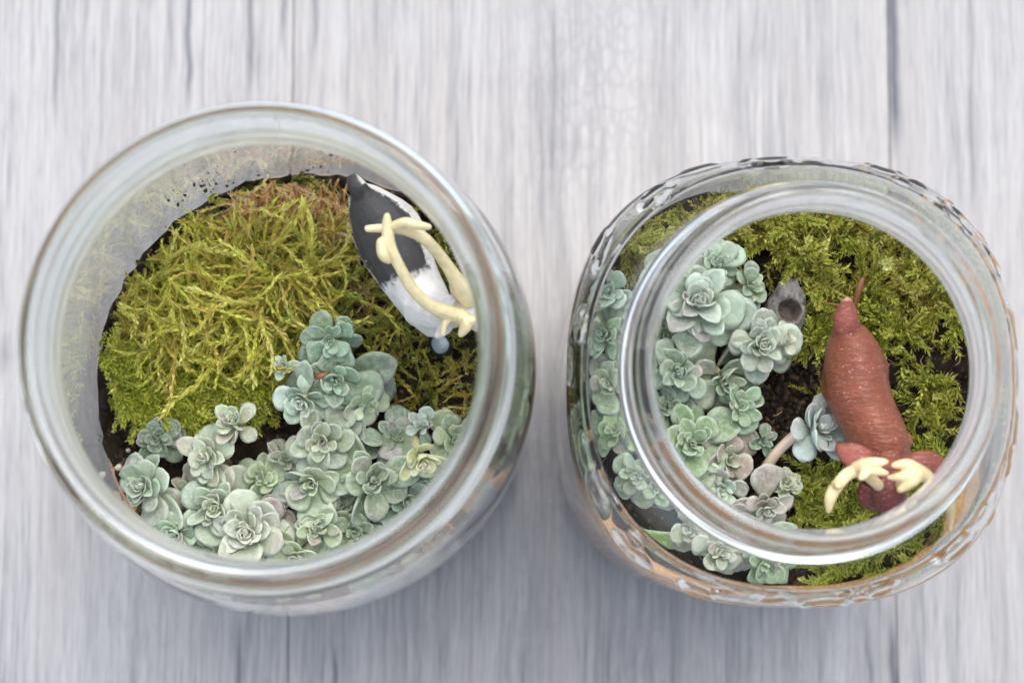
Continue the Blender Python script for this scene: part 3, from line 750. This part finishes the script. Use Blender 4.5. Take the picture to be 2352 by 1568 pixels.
zl = ZL + 1.15
GR = (PALE, (0.3, .42, .22), MID)
rosette(765, 778, 58, zl + .5, 'small blue green succulent rosette nearest the deer, in front of the moss mound', (-.1, -.3), 11, 'open', (PALE, BLUE, MID), old=.05)
rosette(652, 842, 34, zl + .3, 'tiny pale succulent tip at the lower right edge of the feathery mound', (-.2, .1), 11, 'tight', ((.5, .58, .42), PALE, PALE), old=0, skirt=0)
rosette(770, 868, 88, zl + .25, 'loose succulent with broad round leaves and a brown husk on one of them', (.05, -.25), 12, 'open', (PALE, MID, DARKG), old=.25)
rosette(695, 918, 62, zl + .45, 'cream edged succulent with folded upright leaves left of the broad leaved one', (-.25, -.35), 12, 'tight', ((.56, .62, .48), PALE, MID), old=.1)
rosette(835, 930, 52, zl + .1, 'flat succulent offshoot beside bare soil, right of the cream edged one', (.5, -.2), 7, 'open', (MID, MID, PALE), old=.3)
rosette(742, 1012, 80, zl + .35, 'green succulent with a rolled heart, right of the bare black soil in the larger jar', (0, -.1), 14, 'open', (PALE, MID, BLUE))
rosette(362, 1005, 54, zl - .25, 'small dark green succulent under the lime moss at the left wall', (0, .05), 13, 'open', (MID, DARKG, DARKG), old=.1)
rosette(540, 972, 62, zl + .6, 'tall succulent leaning up on a thick stem against the black soil', (-.15, .3), 13, 'tight', ((.5, .58, .46), PALE, MID), old=.25, skirt=0)
rosette(478, 1052, 72, zl + .4, 'mauve edged succulent rosette just left of the tall leaning one', (-.3, .05), 17, 'tight', ((.52, .56, .45), PALE, BLUE), old=.3)
rosette(335, 1118, 82, zl + .35, 'large succulent rosette pressed against the left wall of the larger jar', (-.35, .05), 18, 'tight', ((.5, .55, .42), PALE, MID), old=.5)
rosette(497, 1165, 84, zl + .45, 'many leaved pale rosette behind the big front rosette of the larger jar', (-.1, -.05), 20, 'tight', ((.5, .56, .42), PALE, BLUE), old=.3)
rosette(405, 1222, 66, zl + .3, 'rosette half under the rim at the lower left of the larger jar', (-.2, -.1), 15, 'tight', (PALE, PALE, MID), old=.3)
rosette(568, 1218, 90, zl + .6, 'big open front rosette with a tight pale heart in the larger jar', (0, -.1), 21, 'tight', ((.5, .57, .42), PALE, MID), old=.3)
rosette(722, 1105, 88, zl + .35, 'yellow green succulent with a cup shaped heart, centre of the lower clump', (-.05, -.15), 13, 'open', ((.5, .56, .34), (.34, .44, .24), BLUE), old=.15)
rosette(857, 1100, 96, zl + .4, 'dark blue green succulent with long paddle leaves left of the pale flopped tip', (.05, -.1), 14, 'open', (BLUE, MID, DARKG), old=.1)
rosette(727, 1208, 62, zl + .3, 'small green rosette between the big front rosette and the paddle leaved one', (0, -.15), 14, 'tight', (PALE, MID, MID), old=.15)
rosette(680, 1278, 68, zl + .3, 'rosette with upright folded leaves at the front wall of the larger jar', (.05, -.35), 12, 'tight', ((.56, .63, .46), PALE, (.34, .44, .24)), old=.1)
rosette(968, 980, 44, zl + .1, 'small pale succulent just above the pale flopped tip', (0, .1), 8, 'open', (PALE, PALE, MID), old=.3, skirt=0)
rosette(965, 1050, 66, zl + .95, 'pale yellow succulent tip flopped over on its side', (.3, -.9), 10, 'tight', ((.82, .85, .62), (.78, .82, .52), (.62, .68, .34)), old=0, skirt=0)
rosette(600, 1098, 48, zl + .05, 'low green succulent sunk between the mauve edged and yellow green ones', (0, .1), 11, 'open', GR, old=.2)
rosette(905, 1005, 62, zl - .1, 'dark round leaved succulent left of the small pale one above the flopped tip', (.1, .2), 8, 'open', (MID, DARKG, MID), old=.2)
rosette(1042, 1010, 60, zl, 'green succulent cut off by the right rim of the larger jar', (.1, 0), 10, 'open', GR, old=.3)
rosette(930, 1150, 84, zl - .05, 'broad dusty succulent under the flopped tip at the right rim', (.2, -.1), 11, 'open', (MID, DARKG, BLUE), old=.2)
rosette(815, 1215, 64, zl - .05, 'succulent with spoon shaped leaves between the paddle leaved one and the front rim', (.1, -.3), 9, 'open', (MID, MID, DARKG), old=.05)
rosette(1000, 1262, 54, zl + .1, 'succulent seen only through the lower right wall of the larger jar', (.3, -.3), 12, 'tight', (MID, MID, PALE), old=.1)
rosette(1095, 1150, 52, zl, 'succulent sprig pressed to the right wall of the larger jar, below the rim', (.4, 0), 11, 'open', (PALE, MID, MID), old=.1)
rosette(1130, 1020, 58, zl - .1, 'green succulent behind the right wall of the larger jar, above the pressed sprig', (.3, .1), 11, 'open', GR, old=.1)
rosette(860, 1305, 56, zl - .1, 'shaded succulent behind the front glass of the larger jar', (.1, -.3), 11, 'open', (MID, MID, BLUE), old=.1)

rosette(435, 1135, 54, zl, 'mauve leaved succulent wedged between the wall rosette and the many leaved pale one', (-.1, .1), 9, 'open', (MID, MAUVE, MID), old=.7)
rosette(655, 1058, 56, zl, 'low purplish succulent in front of the bare black soil of the larger jar', (0, .2), 8, 'open', (MID, MAUVE, MID), old=.7)
rosette(632, 1165, 58, zl, 'pinkish succulent between the many leaved pale rosette and the yellow green one', (0, 0), 9, 'open', (MID, MAUVE, MID), old=.6)
rosette(500, 1265, 52, zl, 'low succulent at the front rim left of the big open front rosette', (-.1, -.2), 10, 'open', GR, old=.3)
rosette(790, 1150, 52, zl - .1, 'low green succulent filling the gap below the yellow green one', (0, -.1), 9, 'open', (MID, DARKG, MID), old=.2)
rosette(640, 1255, 50, zl, 'small succulent squeezed right of the big open front rosette', (.1, -.2), 10, 'open', (PALE, MID, MID), old=.4)
rosette(1060, 1080, 56, zl, 'succulent under the right rim of the larger jar, right of the flopped tip', (.2, 0), 10, 'open', (MID, MID, DARKG), old=.2)
zr = ZR + 1.2
J = dict(jar='R')
rosette(1645, 608, 56, zr + .3, 'topmost succulent rosette in the smaller jar, next to the yellow moss', (.05, .1), 14, 'tight', ((.46, .56, .44), PALE, MID), old=.1, **J)
rosette(1598, 695, 108, zr + .55, 'largest pale rosette of the smaller jar with big flat outer leaves', (.1, .1), 20, 'tight', ((.5, .56, .42), PALE, MID), old=.3, **J)
rosette(1745, 790, 76, zr + .4, 'crisp many leaved rosette left of the holed stone', (.15, -.05), 20, 'tight', ((.5, .58, .46), (.42, .53, .44), BLUE), old=.05, **J)
rosette(1800, 782, 36, zr + .35, 'small rosette budding from the right side of the crisp one by the stone', (.45, .05), 11, 'tight', ((.5, .58, .46), PALE, PALE), old=0, **J)
rosette(1562, 852, 70, zr + .45, 'green rosette below the largest pale one in the smaller jar', (-.1, -.15), 15, 'tight', (PALE, MID, MID), old=.1, **J)
rosette(1492, 845, 44, zr + .2, 'small bud cluster at the left rim of the smaller jar', (-.3, -.1), 11, 'tight', (PALE, MID, MID), old=0, **J)
rosette(1718, 655, 56, zr - .05, 'leafy succulent sprig on a pale stem between the top rosette and the stone', (.5, .1), 10, 'open', (PALE, MID, BLUE), old=.2, **J)
rosette(1655, 868, 92, zr - .05, 'old succulent with big grey mauve leaves under the crisp rosette', (.25, -.5), 9, 'open', (MID, MID, (.36, .36, .3)), old=.6, **J)
rosette(1700, 935, 52, zr + .15, 'small succulent directly left of the bare soil patch in the smaller jar', (.1, .05), 10, 'open', ((.56, .62, .5), MID, MID), old=.3, **J)
rosette(1588, 1018, 84, zr + .2, 'bright green succulent with a blue open cup, inside the lower left rim', (0, -.05), 12, 'open', ((.4, .52, .45), (.2, .33, .17), DARKG), old=.1, **J)
rosette(1668, 1052, 70, zr - .1, 'succulent with purple round leaves right of the blue cupped one', (.3, -.1), 9, 'open', (MID, MAUVE, MAUVE), old=.5, **J, skirt=1)
rosette(1872, 985, 84, zr + .55, 'silver blue rosette held out on a long bent stem towards the brown deer', (.5, .1), 17, 'tight', ((.52, .6, .52), (.42, .5, .45), (.34, .4, .37)), old=.35, stem_to=(1735, 1115, ZR + .55), **J, skirt=0)
rosette(1752, 1012, 42, zr - .35, 'small dark succulent left of the long bent stem', (0, .1), 10, 'open', (BLUE, DARKG, DARKG), old=.2, **J, skirt=0)
rosette(1808, 1108, 44, zr, 'small spiky rosette under the long bent stem', (.15, .05), 16, 'tight', (PALE, PALE, MID), old=.1, **J, skirt=0)
rosette(1760, 1165, 66, zr + .2, 'succulent with purplish grey leaves at the front rim of the smaller jar', (.05, -.35), 12, 'tight', (PALE, (.33, .34, .3), MAUVE), old=.6, **J, skirt=2)
rosette(1660, 1120, 62, zr - .05, 'pale long leaved succulent at the foot of the bent stem', (-.1, -.2), 9, 'open', (PALE, PALE, MID), old=.3, **J, skirt=1)
rosette(1520, 1100, 66, zr, 'green succulent behind the lower left rim of the smaller jar', (-.2, -.2), 11, 'open', (MID, (.2, .33, .17), MID), old=.2, **J)
rosette(1402, 672, 58, zr + .2, 'rosette behind the left wall of the smaller jar, uppermost there', (-.25, .1), 14, 'tight', (PALE, PALE, MID), old=.1, **J)
rosette(1388, 775, 60, zr + .1, 'rosette behind the left wall of the smaller jar, below the uppermost one', (-.3, 0), 14, 'tight', (PALE, MID, MID), old=.1, **J)
rosette(1480, 730, 54, zr + .1, 'rosette hidden behind the left rim beside the largest pale one', (-.1, 0), 12, 'open', (PALE, MID, BLUE), old=.2, **J)
rosette(1400, 880, 62, zr, 'open succulent behind the left wall of the smaller jar at mid height', (-.2, -.05), 12, 'open', GR, old=.2, **J)
rosette(1415, 985, 56, zr - .1, 'lowest succulent behind the left wall of the smaller jar, with drooping leaves', (-.2, -.1), 10, 'open', GR, old=.3, **J)
rosette(1490, 960, 50, zr - .1, 'round leaved succulent under the left rim of the smaller jar', (-.1, -.1), 9, 'open', (MID, DARKG, DARKG), old=.1, **J)
rosette(1462, 1085, 52, zr - .1, 'succulent low behind the left glass, above the fallen green leaf', (-.15, -.1), 10, 'open', (PALE, MID, MID), old=.2, **J)
rosette(1660, 1255, 66, zr, 'pale succulent behind the front glass left of centre in the smaller jar', (0, -.35), 12, 'open', (PALE, PALE, MID), old=.2, **J)
rosette(1755, 1285, 68, zr, 'succulent behind the front glass of the smaller jar, nearest its lowest point', (.05, -.35), 12, 'open', (PALE, MID, MID), old=.2, **J)
rosette(1590, 1210, 54, zr - .2, 'grey leaved succulent behind the front glass next to the fallen green leaf', (-.1, -.2), 9, 'open', (PALE, MID, MAUVE), old=.5, **J)

rosette(1515, 655, 60, zr + .2, 'succulent just inside the upper left rim above the largest pale rosette', (-.1, .1), 11, 'open', (PALE, MID, MID), old=.2, **J)
rosette(1535, 775, 52, zr, 'low succulent between the largest pale rosette and the small bud cluster', (0, 0), 9, 'open', (MID, MID, MAUVE), old=.3, **J)
rosette(1530, 935, 54, zr, 'low succulent between the green rosette and the blue cupped one', (0, 0), 9, 'open', (MID, DARKG, DARKG), old=.1, **J)
rosette(1600, 1110, 56, zr - .05, 'succulent below the blue cupped one at the lower left rim', (-.1, -.1), 10, 'open', GR, old=.3, **J)
rosette(1690, 1190, 60, zr, 'pale succulent at the front rim left of the purplish grey one', (0, -.3), 11, 'open', (PALE, PALE, MID), old=.2, **J, skirt=1)
rosette(1450, 790, 52, zr, 'succulent under the left rim of the smaller jar behind the bud cluster', (-.1, 0), 10, 'open', (PALE, MID, MID), old=.2, **J)

# a single fallen green leaf lying by the front wall of the smaller jar
fl_ = bpy.data.objects.new('fallen_leaf', leaf_mesh('fallen_leaf', .42, .2, .1, .12, .8)); COL.objects.link(fl_)
p = pix(1455, 1222, ZR + .35); fl_.location = p * CM; fl_.scale = (1.15, 1.15, 1.15); fl_.rotation_euler = (0.6, -.05, -.12); fl_.color = (.24, .38, .08, 1)
tag(fl_, 'single bright green leaf lying behind the lower left glass of the smaller jar', 'leaf')

# ------------------------------------------------------------------ deer figurines
def ppix(pts): return [pix(x, y, z) for x, y, z in pts]
def deer_parts(root, V, Fs, mat, col):
    o = np.array(root.location) / CM
    me = mesh('body', V - o, Fs, mat, True, col); return obj('body', me, root)
def part(root, name, V, Fs, mat, col):
    o = np.array(root.location) / CM
    C = np.tile((*col, 1.0), (len(V), 1)) if len(np.shape(col)) == 1 else col
    return obj(name, mesh(name, np.asarray(V) - o, Fs, mat, True, C), root)

def legs(hips, h, lean, R):
    out = []
    for (x, y, z) in hips:
        g = h(x, y) - .1
        out.append(tube([(x, y, z), (x + lean[0] * .1, y + lean[1] * .1, z - (z - g) * .35), (x - lean[0] * .12, y - lean[1] * .12, z - (z - g) * .62), (x, y, g + .12), (x + lean[0] * .06, y + lean[1] * .06, g)], [R * 1.5, R * 1.1, R * .7, R * .6, R * .8], 10, 4))
    return out

# --- black and white deer, larger jar: the back runs from the tail (top left) down to the neck (bottom right)
B = 10.0
SP = [(828, 440, B - .4), (850, 475, B - .2), (888, 530, B - .28), (920, 598, B - .32), (952, 655, B - .32), (985, 708, B - .3), (1008, 750, B - .5)]
bodyP = loft(ppix([(x, y, z - .4) for x, y, z in SP]), [.24, .52, .76, .70, .60, .52, .34], [.25, .6, .85, .85, .75, .78, .5], 20)
tail = loft(ppix([(842, 462, B - .35), (820, 428, B - .1), (806, 404, B - .15)]), [.22, .21, .12], [.2, .17, .08], 12)
neck = loft(ppix([(965, 700, B - .55), (1003, 715, B - .2), (1040, 715, B + .25), (1066, 712, B + .5)]), [.48, .42, .34, .3], [.55, .5, .4, .36], 16)
head = loft(ppix([(1050, 705, B + .55), (1085, 722, B + .42), (1120, 748, B + .15), (1138, 764, B)]), [.26, .3, .22, .14], [.26, .3, .22, .15], 14)
lh = ppix([(842, 510, B - .9), (905, 475, B - .9), (968, 728, B - 1.0), (1000, 705, B - 1.0)])
hd = Vector((.46, -.89, 0))
V, Fs = fused([bodyP, tail, neck, head] + legs(lh, hL, hd, .14), .03, 9)
root = empty('deer_figurine', pix(890, 580, ZL)); tag(root, 'black and white toy deer with long cream antlers in the larger jar', 'deer figurine')
a0_ = pix(820, 430, B); a1_ = pix(985, 748, B); axd = (a1_ - a0_).normalized(); sd_ = Vector((axd.y, -axd.x, 0))   # sd_: towards the picture's left/lower flank? sign tested below
cl = []
BLK = np.array((0.046, 0.043, 0.044)); WHT = np.array((0.68, 0.66, 0.64))
CP = catmull([(p.x, p.y, w_) for p, w_ in zip(ppix(SP), [.24, .52, .76, .70, .60, .52, .34])], 8)
def sstep(a, b, x): t = max(0.0, min(1.0, (x - a) / (b - a))); return t * t * (3 - 2 * t)
for v in V:
    d = Vector(v) - a0_; s = d.dot(axd) / (a1_ - a0_).length
    i = int(np.argmin((CP[:, 0] - v[0]) ** 2 + (CP[:, 1] - v[1]) ** 2)); e = Vector((v[0] - CP[i, 0], v[1] - CP[i, 1], 0))
    lat = (e.x * axd.y - e.y * axd.x) / max(.25, CP[i, 2])          # below 0: far flank
    nz = fbm(v[0] * 9, v[1] * 9, v[2] * 9) * .10 + fbm(v[0] * 2, v[1] * 2, 0) * .05
    k = sstep(.62, .68, s + nz * .35 + .03 * lat)                    # white neck and shoulders
    k = max(k, sstep(.70, .80, -lat + nz))                            # white far flank
    k = max(k, sstep(.98, 1.1, lat + nz + .12 * s))                   # white fringe low on the near flank
    if s < 0: k = sstep(.25, .45, -lat + nz)                          # tail with one white edge
    if v[2] < B - 1.6: k = 0
    cl.append((*(BLK * (1 - k) + WHT * k), 1))
cl = np.array(cl)
# soften the border a little over neighbouring skin points
deer_parts(root, V, Fs, M_DARKDEER, cl)
CRM = (0.76, 0.65, 0.38)
def antler(root, pieces, name='antler'):
    parts_ = []
    for p, r in pieces:
        P = ppix(p); rr = [q * (.78 if i < len(r) - 1 else .66) for i, q in enumerate(r)]
        P.append(P[-1] + (P[-1] - P[-2]).normalized() * rr[-1] * .9); rr.append(rr[-1] * .35)      # rounded tip
        parts_.append(tube(P, rr, 10, 5))
    V, Fs = fused(parts_, .02, 3)
    part(root, name, V, Fs, M_ANTLER, CRM)
T = B + 2.2
antler(root, [([(1062, 728, B + .7), (1025, 718, B + 1.0), (985, 700, B + 1.35), (945, 660, B + 1.7), (918, 612, B + 1.95), (897, 570, T - .1), (890, 530, T), (889, 496, T + .1)], [.24, .22, .17, .16, .15, .17, .16, .11]),
              ([(893, 560, T - .05), (876, 555, T), (880, 585, T + .05), (892, 600, T)], [.12, .13, .15, .10]),
              ([(1040, 722, B + .9), (1022, 742, B + 1.0), (1018, 768, B + .95)], [.14, .1, .08]),
              ([(1058, 728, B + .75), (1072, 742, B + .9), (1060, 766, B + .85)], [.22, .2, .13]),
              ([(1065, 738, B + .9), (1090, 735, B + .95)], [.18, .15])])
antler(root, [([(1078, 692, B + .7), (1058, 660, B + 1.0), (1035, 622, B + 1.3), (1005, 580, B + 1.6), (975, 548, B + 1.85), (935, 528, T - .2), (895, 524, T - .1), (845, 525, T - .1)], [.26, .25, .18, .16, .16, .17, .13, .11]),
              ([(900, 520, T), (930, 510, T + .15), (955, 516, T + .15), (985, 521, T + .1)], [.12, .13, .13, .10]),
              ([(1058, 665, B + .9), (1080, 660, B + .9), (1100, 690, B + .8)], [.24, .2, .14])])
part(root, 'ear', *loft(ppix([(1055, 690, B + .5), (1048, 655, B + .75), (1046, 625, B + .8)]), [.1, .15, .04], [.06, .06, .03], 10), M_DARKDEER, (.6, .58, .56))
part(root, 'ear', *loft(ppix([(1040, 735, B + .4), (1020, 755, B + .5), (1000, 775, B + .5)]), [.1, .14, .04], [.06, .06, .03], 10), M_DARKDEER, (.6, .58, .56))
hf = fused([loft(ppix([(1000, 772, ZL + .45), (1014, 796, ZL + .55), (1024, 812, ZL + .3)]), [.2, .24, .16], [.2, .22, .14], 14)], .03, 3)
part(root, 'hoof', *hf, M_DARKDEER, np.array([(*((.27, .33, .36) if v[2] > ZL + .68 else (.015, .015, .018)), 1) for v in hf[0]]))

# --- brown deer, smaller jar
B = 11.6
SP = [(1944, 752, B - .3), (1950, 782, B - .15), (1962, 835, B - .05), (1968, 890, B - .1), (1990, 950, B - .1), (2018, 1010, B - .05), (2036, 1058, B - .2)]
bodyP = loft(ppix([(x, y, z - .45) for x, y, z in SP]), [.22, .47, .63, .66, .62, .60, .5], [.3, .6, .8, .85, .82, .85, .7], 22)
tail = loft(ppix([(1946, 768, B - .15), (1943, 738, B + .02), (1945, 708, B - .05), (1948, 683, B - .2)]), [.26, .27, .21, .06], [.2, .2, .15, .05], 14)
neck = loft(ppix([(2010, 1010, B - .4), (2035, 1068, B - .1), (2040, 1105, B + .3)]), [.55, .42, .34], [.6, .45, .36], 16)
head = loft(ppix([(2040, 1085, B + .5), (2040, 1125, B + .42), (2050, 1165, B + .1), (2062, 1205, B - .25), (2068, 1222, B - .35)]), [.26, .36, .31, .22, .13], [.25, .34, .3, .22, .14], 16)
cheek = loft(ppix([(2000, 1110, B - .2), (1995, 1140, B - .3), (2010, 1165, B - .5)]), [.2, .25, .1], [.3, .3, .15], 12)
haunch = [ball(pix(1926, 885, B - .75), .38, 1, 1.3, 1.1), ball(pix(2003, 850, B - .75), .36, 1, 1.3, 1.1), ball(pix(2048, 1000, B - .8), .30, 1, 1.2, 1.2)]
lh = ppix([(1920, 860, B - 1), (2015, 840, B - 1), (1985, 1030, B - 1), (2070, 1010, B - 1)])
V, Fs = fused([bodyP, tail, neck, head, cheek] + haunch + legs(lh, hR, Vector((.2, -1, 0)), .17), .035, 6)
root = empty('deer_figurine', pix(1985, 930, ZR)); tag(root, 'reddish brown toy deer with branching cream antlers in the smaller jar', 'deer figurine')
cl = []
for v in V:
    q = Vector(v); k = max(0, min(1, (pix(1990, 1050, B).y - v[1]) / .6)); tl = max(0, min(1, (v[1] - pix(1945, 770, B).y) / .2))
    c = np.array((0.24, 0.066, 0.033)) * (1 - k) + np.array((0.17, 0.032, 0.026)) * k
    c = c * (1 - tl) + np.array((0.25, 0.062, 0.04)) * tl
    if v[1] > pix(1948, 690, B).y: c = np.array((.5, .3, .2))
    cl.append((*c, 1))
deer_parts(root, V, Fs, M_REDDEER, np.array(cl))
T = B + 1.7
CRM = (0.74, 0.59, 0.34)
antler(root, [([(2022, 1118, B + .6), (2000, 1098, B + 1.0), (1975, 1082, B + 1.3), (1948, 1088, B + 1.5), (1925, 1112, B + 1.6), (1908, 1140, B + 1.55), (1903, 1172, B + 1.4)], [.14, .15, .16, .17, .16, .16, .09]),
              ([(1965, 1075, B + 1.45), (1985, 1066, T), (2012, 1062, T + .1), (2034, 1060, T + .1)], [.16, .16, .14, .09]),
              ([(1985, 1070, T), (2010, 1080, T + .05), (2036, 1086, T)], [.15, .14, .08]),
              ([(1990, 1072, T), (1985, 1088, T + .1), (1978, 1096, T + .15)], [.14, .13, .11]),
              ([(1922, 1112, B + 1.65), (1925, 1115, B + 1.85)], [.15, .1])])
antler(root, [([(2062, 1118, B + .6), (2085, 1102, B + 1.0), (2112, 1092, B + 1.3), (2142, 1105, B + 1.5), (2165, 1130, B + 1.6), (2180, 1165, B + 1.55), (2180, 1212, B + 1.4)], [.14, .15, .17, .17, .16, .16, .09]),
              ([(2130, 1095, B + 1.5), (2105, 1078, T), (2080, 1066, T + .1), (2054, 1068, T + .1)], [.18, .18, .15, .10]),
              ([(2110, 1088, T), (2080, 1094, T + .1), (2043, 1096, T + .05)], [.2, .17, .07]),
              ([(2108, 1092, T), (2090, 1108, T + .1), (2068, 1124, T + .05)], [.17, .15, .11])])
part(root, 'ear', *loft(ppix([(2015, 1082, B + .35), (1985, 1058, B + .5), (1950, 1040, B + .5), (1922, 1022, B + .4)]), [.16, .26, .24, .06], [.1, .1, .09, .04], 12), M_REDDEER, (.27, .072, .05))
part(root, 'ear', *loft(ppix([(2065, 1082, B + .35), (2100, 1068, B + .5), (2140, 1062, B + .5), (2172, 1062, B + .4)]), [.16, .26, .24, .06], [.1, .1, .09, .04], 12), M_REDDEER, (.27, .072, .05))

# ------------------------------------------------------------------ stone, needles, husk, grains
def stone():
    V, Fs = ball((0, 0, 0), 1, sub=5); c = pix(1806, 722, ZR + .6); out = []; C = []
    for v in V:
        n = Vector(v); k = 1 + .16 * fbm(n.x * 1.6, n.y * 1.6, n.z * 1.6) + .06 * fbm(n.x * 6, n.y * 6, n.z * 6)
        p = Vector((n.x * .42, n.y * .72, n.z * .5)) * k
        d = math.hypot(p.x + .02, p.y - .05)
        pit = max(0, 1 - d / .26) if n.z > 0 else 0
        p.z -= min(1, pit * 1.8) * .42
        q = .05 + .06 * fbm(n.x * 5, n.y * 5, n.z * 5); base = np.array((.13, .12, .115)) + q
        if pit > .05: base = np.array((.10, .07, .055)) + q * .3
        out.append(p); C.append((*np.clip(base, .02, .4), 1))
    o = obj('stone', mesh('stone', np.array([tuple(p) for p in out]), Fs, M_STONE, True, np.array(C)), loc=c); o.rotation_euler = (0, .1, -.12)
    tag(o, 'grey stone with a round brown hollow between the succulents and the moss', 'stone')
stone()
def needle(pts, r, label):
    P = ppix(pts); o = P[0]
    V, Fs = tube([p - o for p in P], r, 8, 4); tag(obj('pine_needle', mesh('pine_needle', V, Fs, M_BROWN), loc=o), label, 'needle', 'dry needles in the smaller jar')
needle([(1962, 705, 9.6), (1972, 665, 9.75), (1983, 638, 9.8)], [.05, .075, .05], 'flat brown needle standing behind the tail of the brown deer')
needle([(1893, 695, 9.55), (1915, 699, 9.6), (1935, 702, 9.6)], [.02, .028, .02], 'thin reddish needle lying left of the tail of the brown deer')
hp = pix(738, 858, zl + .62)
V, Fs = tube([(-.16, .02, 0), (-.05, -.06, .05), (.08, -.03, .06), (.17, .05, .02)], [.03, .07, .06, .02], 8, 4)
tag(obj('seed_husk', mesh('seed_husk', V, Fs, M_HUSK), loc=hp), 'brown seed husk caught on a broad succulent leaf', 'husk')
for x, y, r, lab in ((295, 1034, .055, 'smaller pale grain on the soil at the left wall of the larger jar'), (277, 1074, .085, 'larger pale grain on the soil at the left wall of the larger jar')):
    V, Fs = ball((0, 0, 0), r, 1, .85, .8, 3); V = np.array([v * (1 + .25 * fbm(*(v * 20))) for v in V])
    q = pix(x, y, ZL + .15); q.z = hL(q.x, q.y) + .1
    tag(obj('perlite_grain', mesh('perlite_grain', V, Fs, M_PERL), loc=q), lab, 'grain', 'pale grains on the soil')
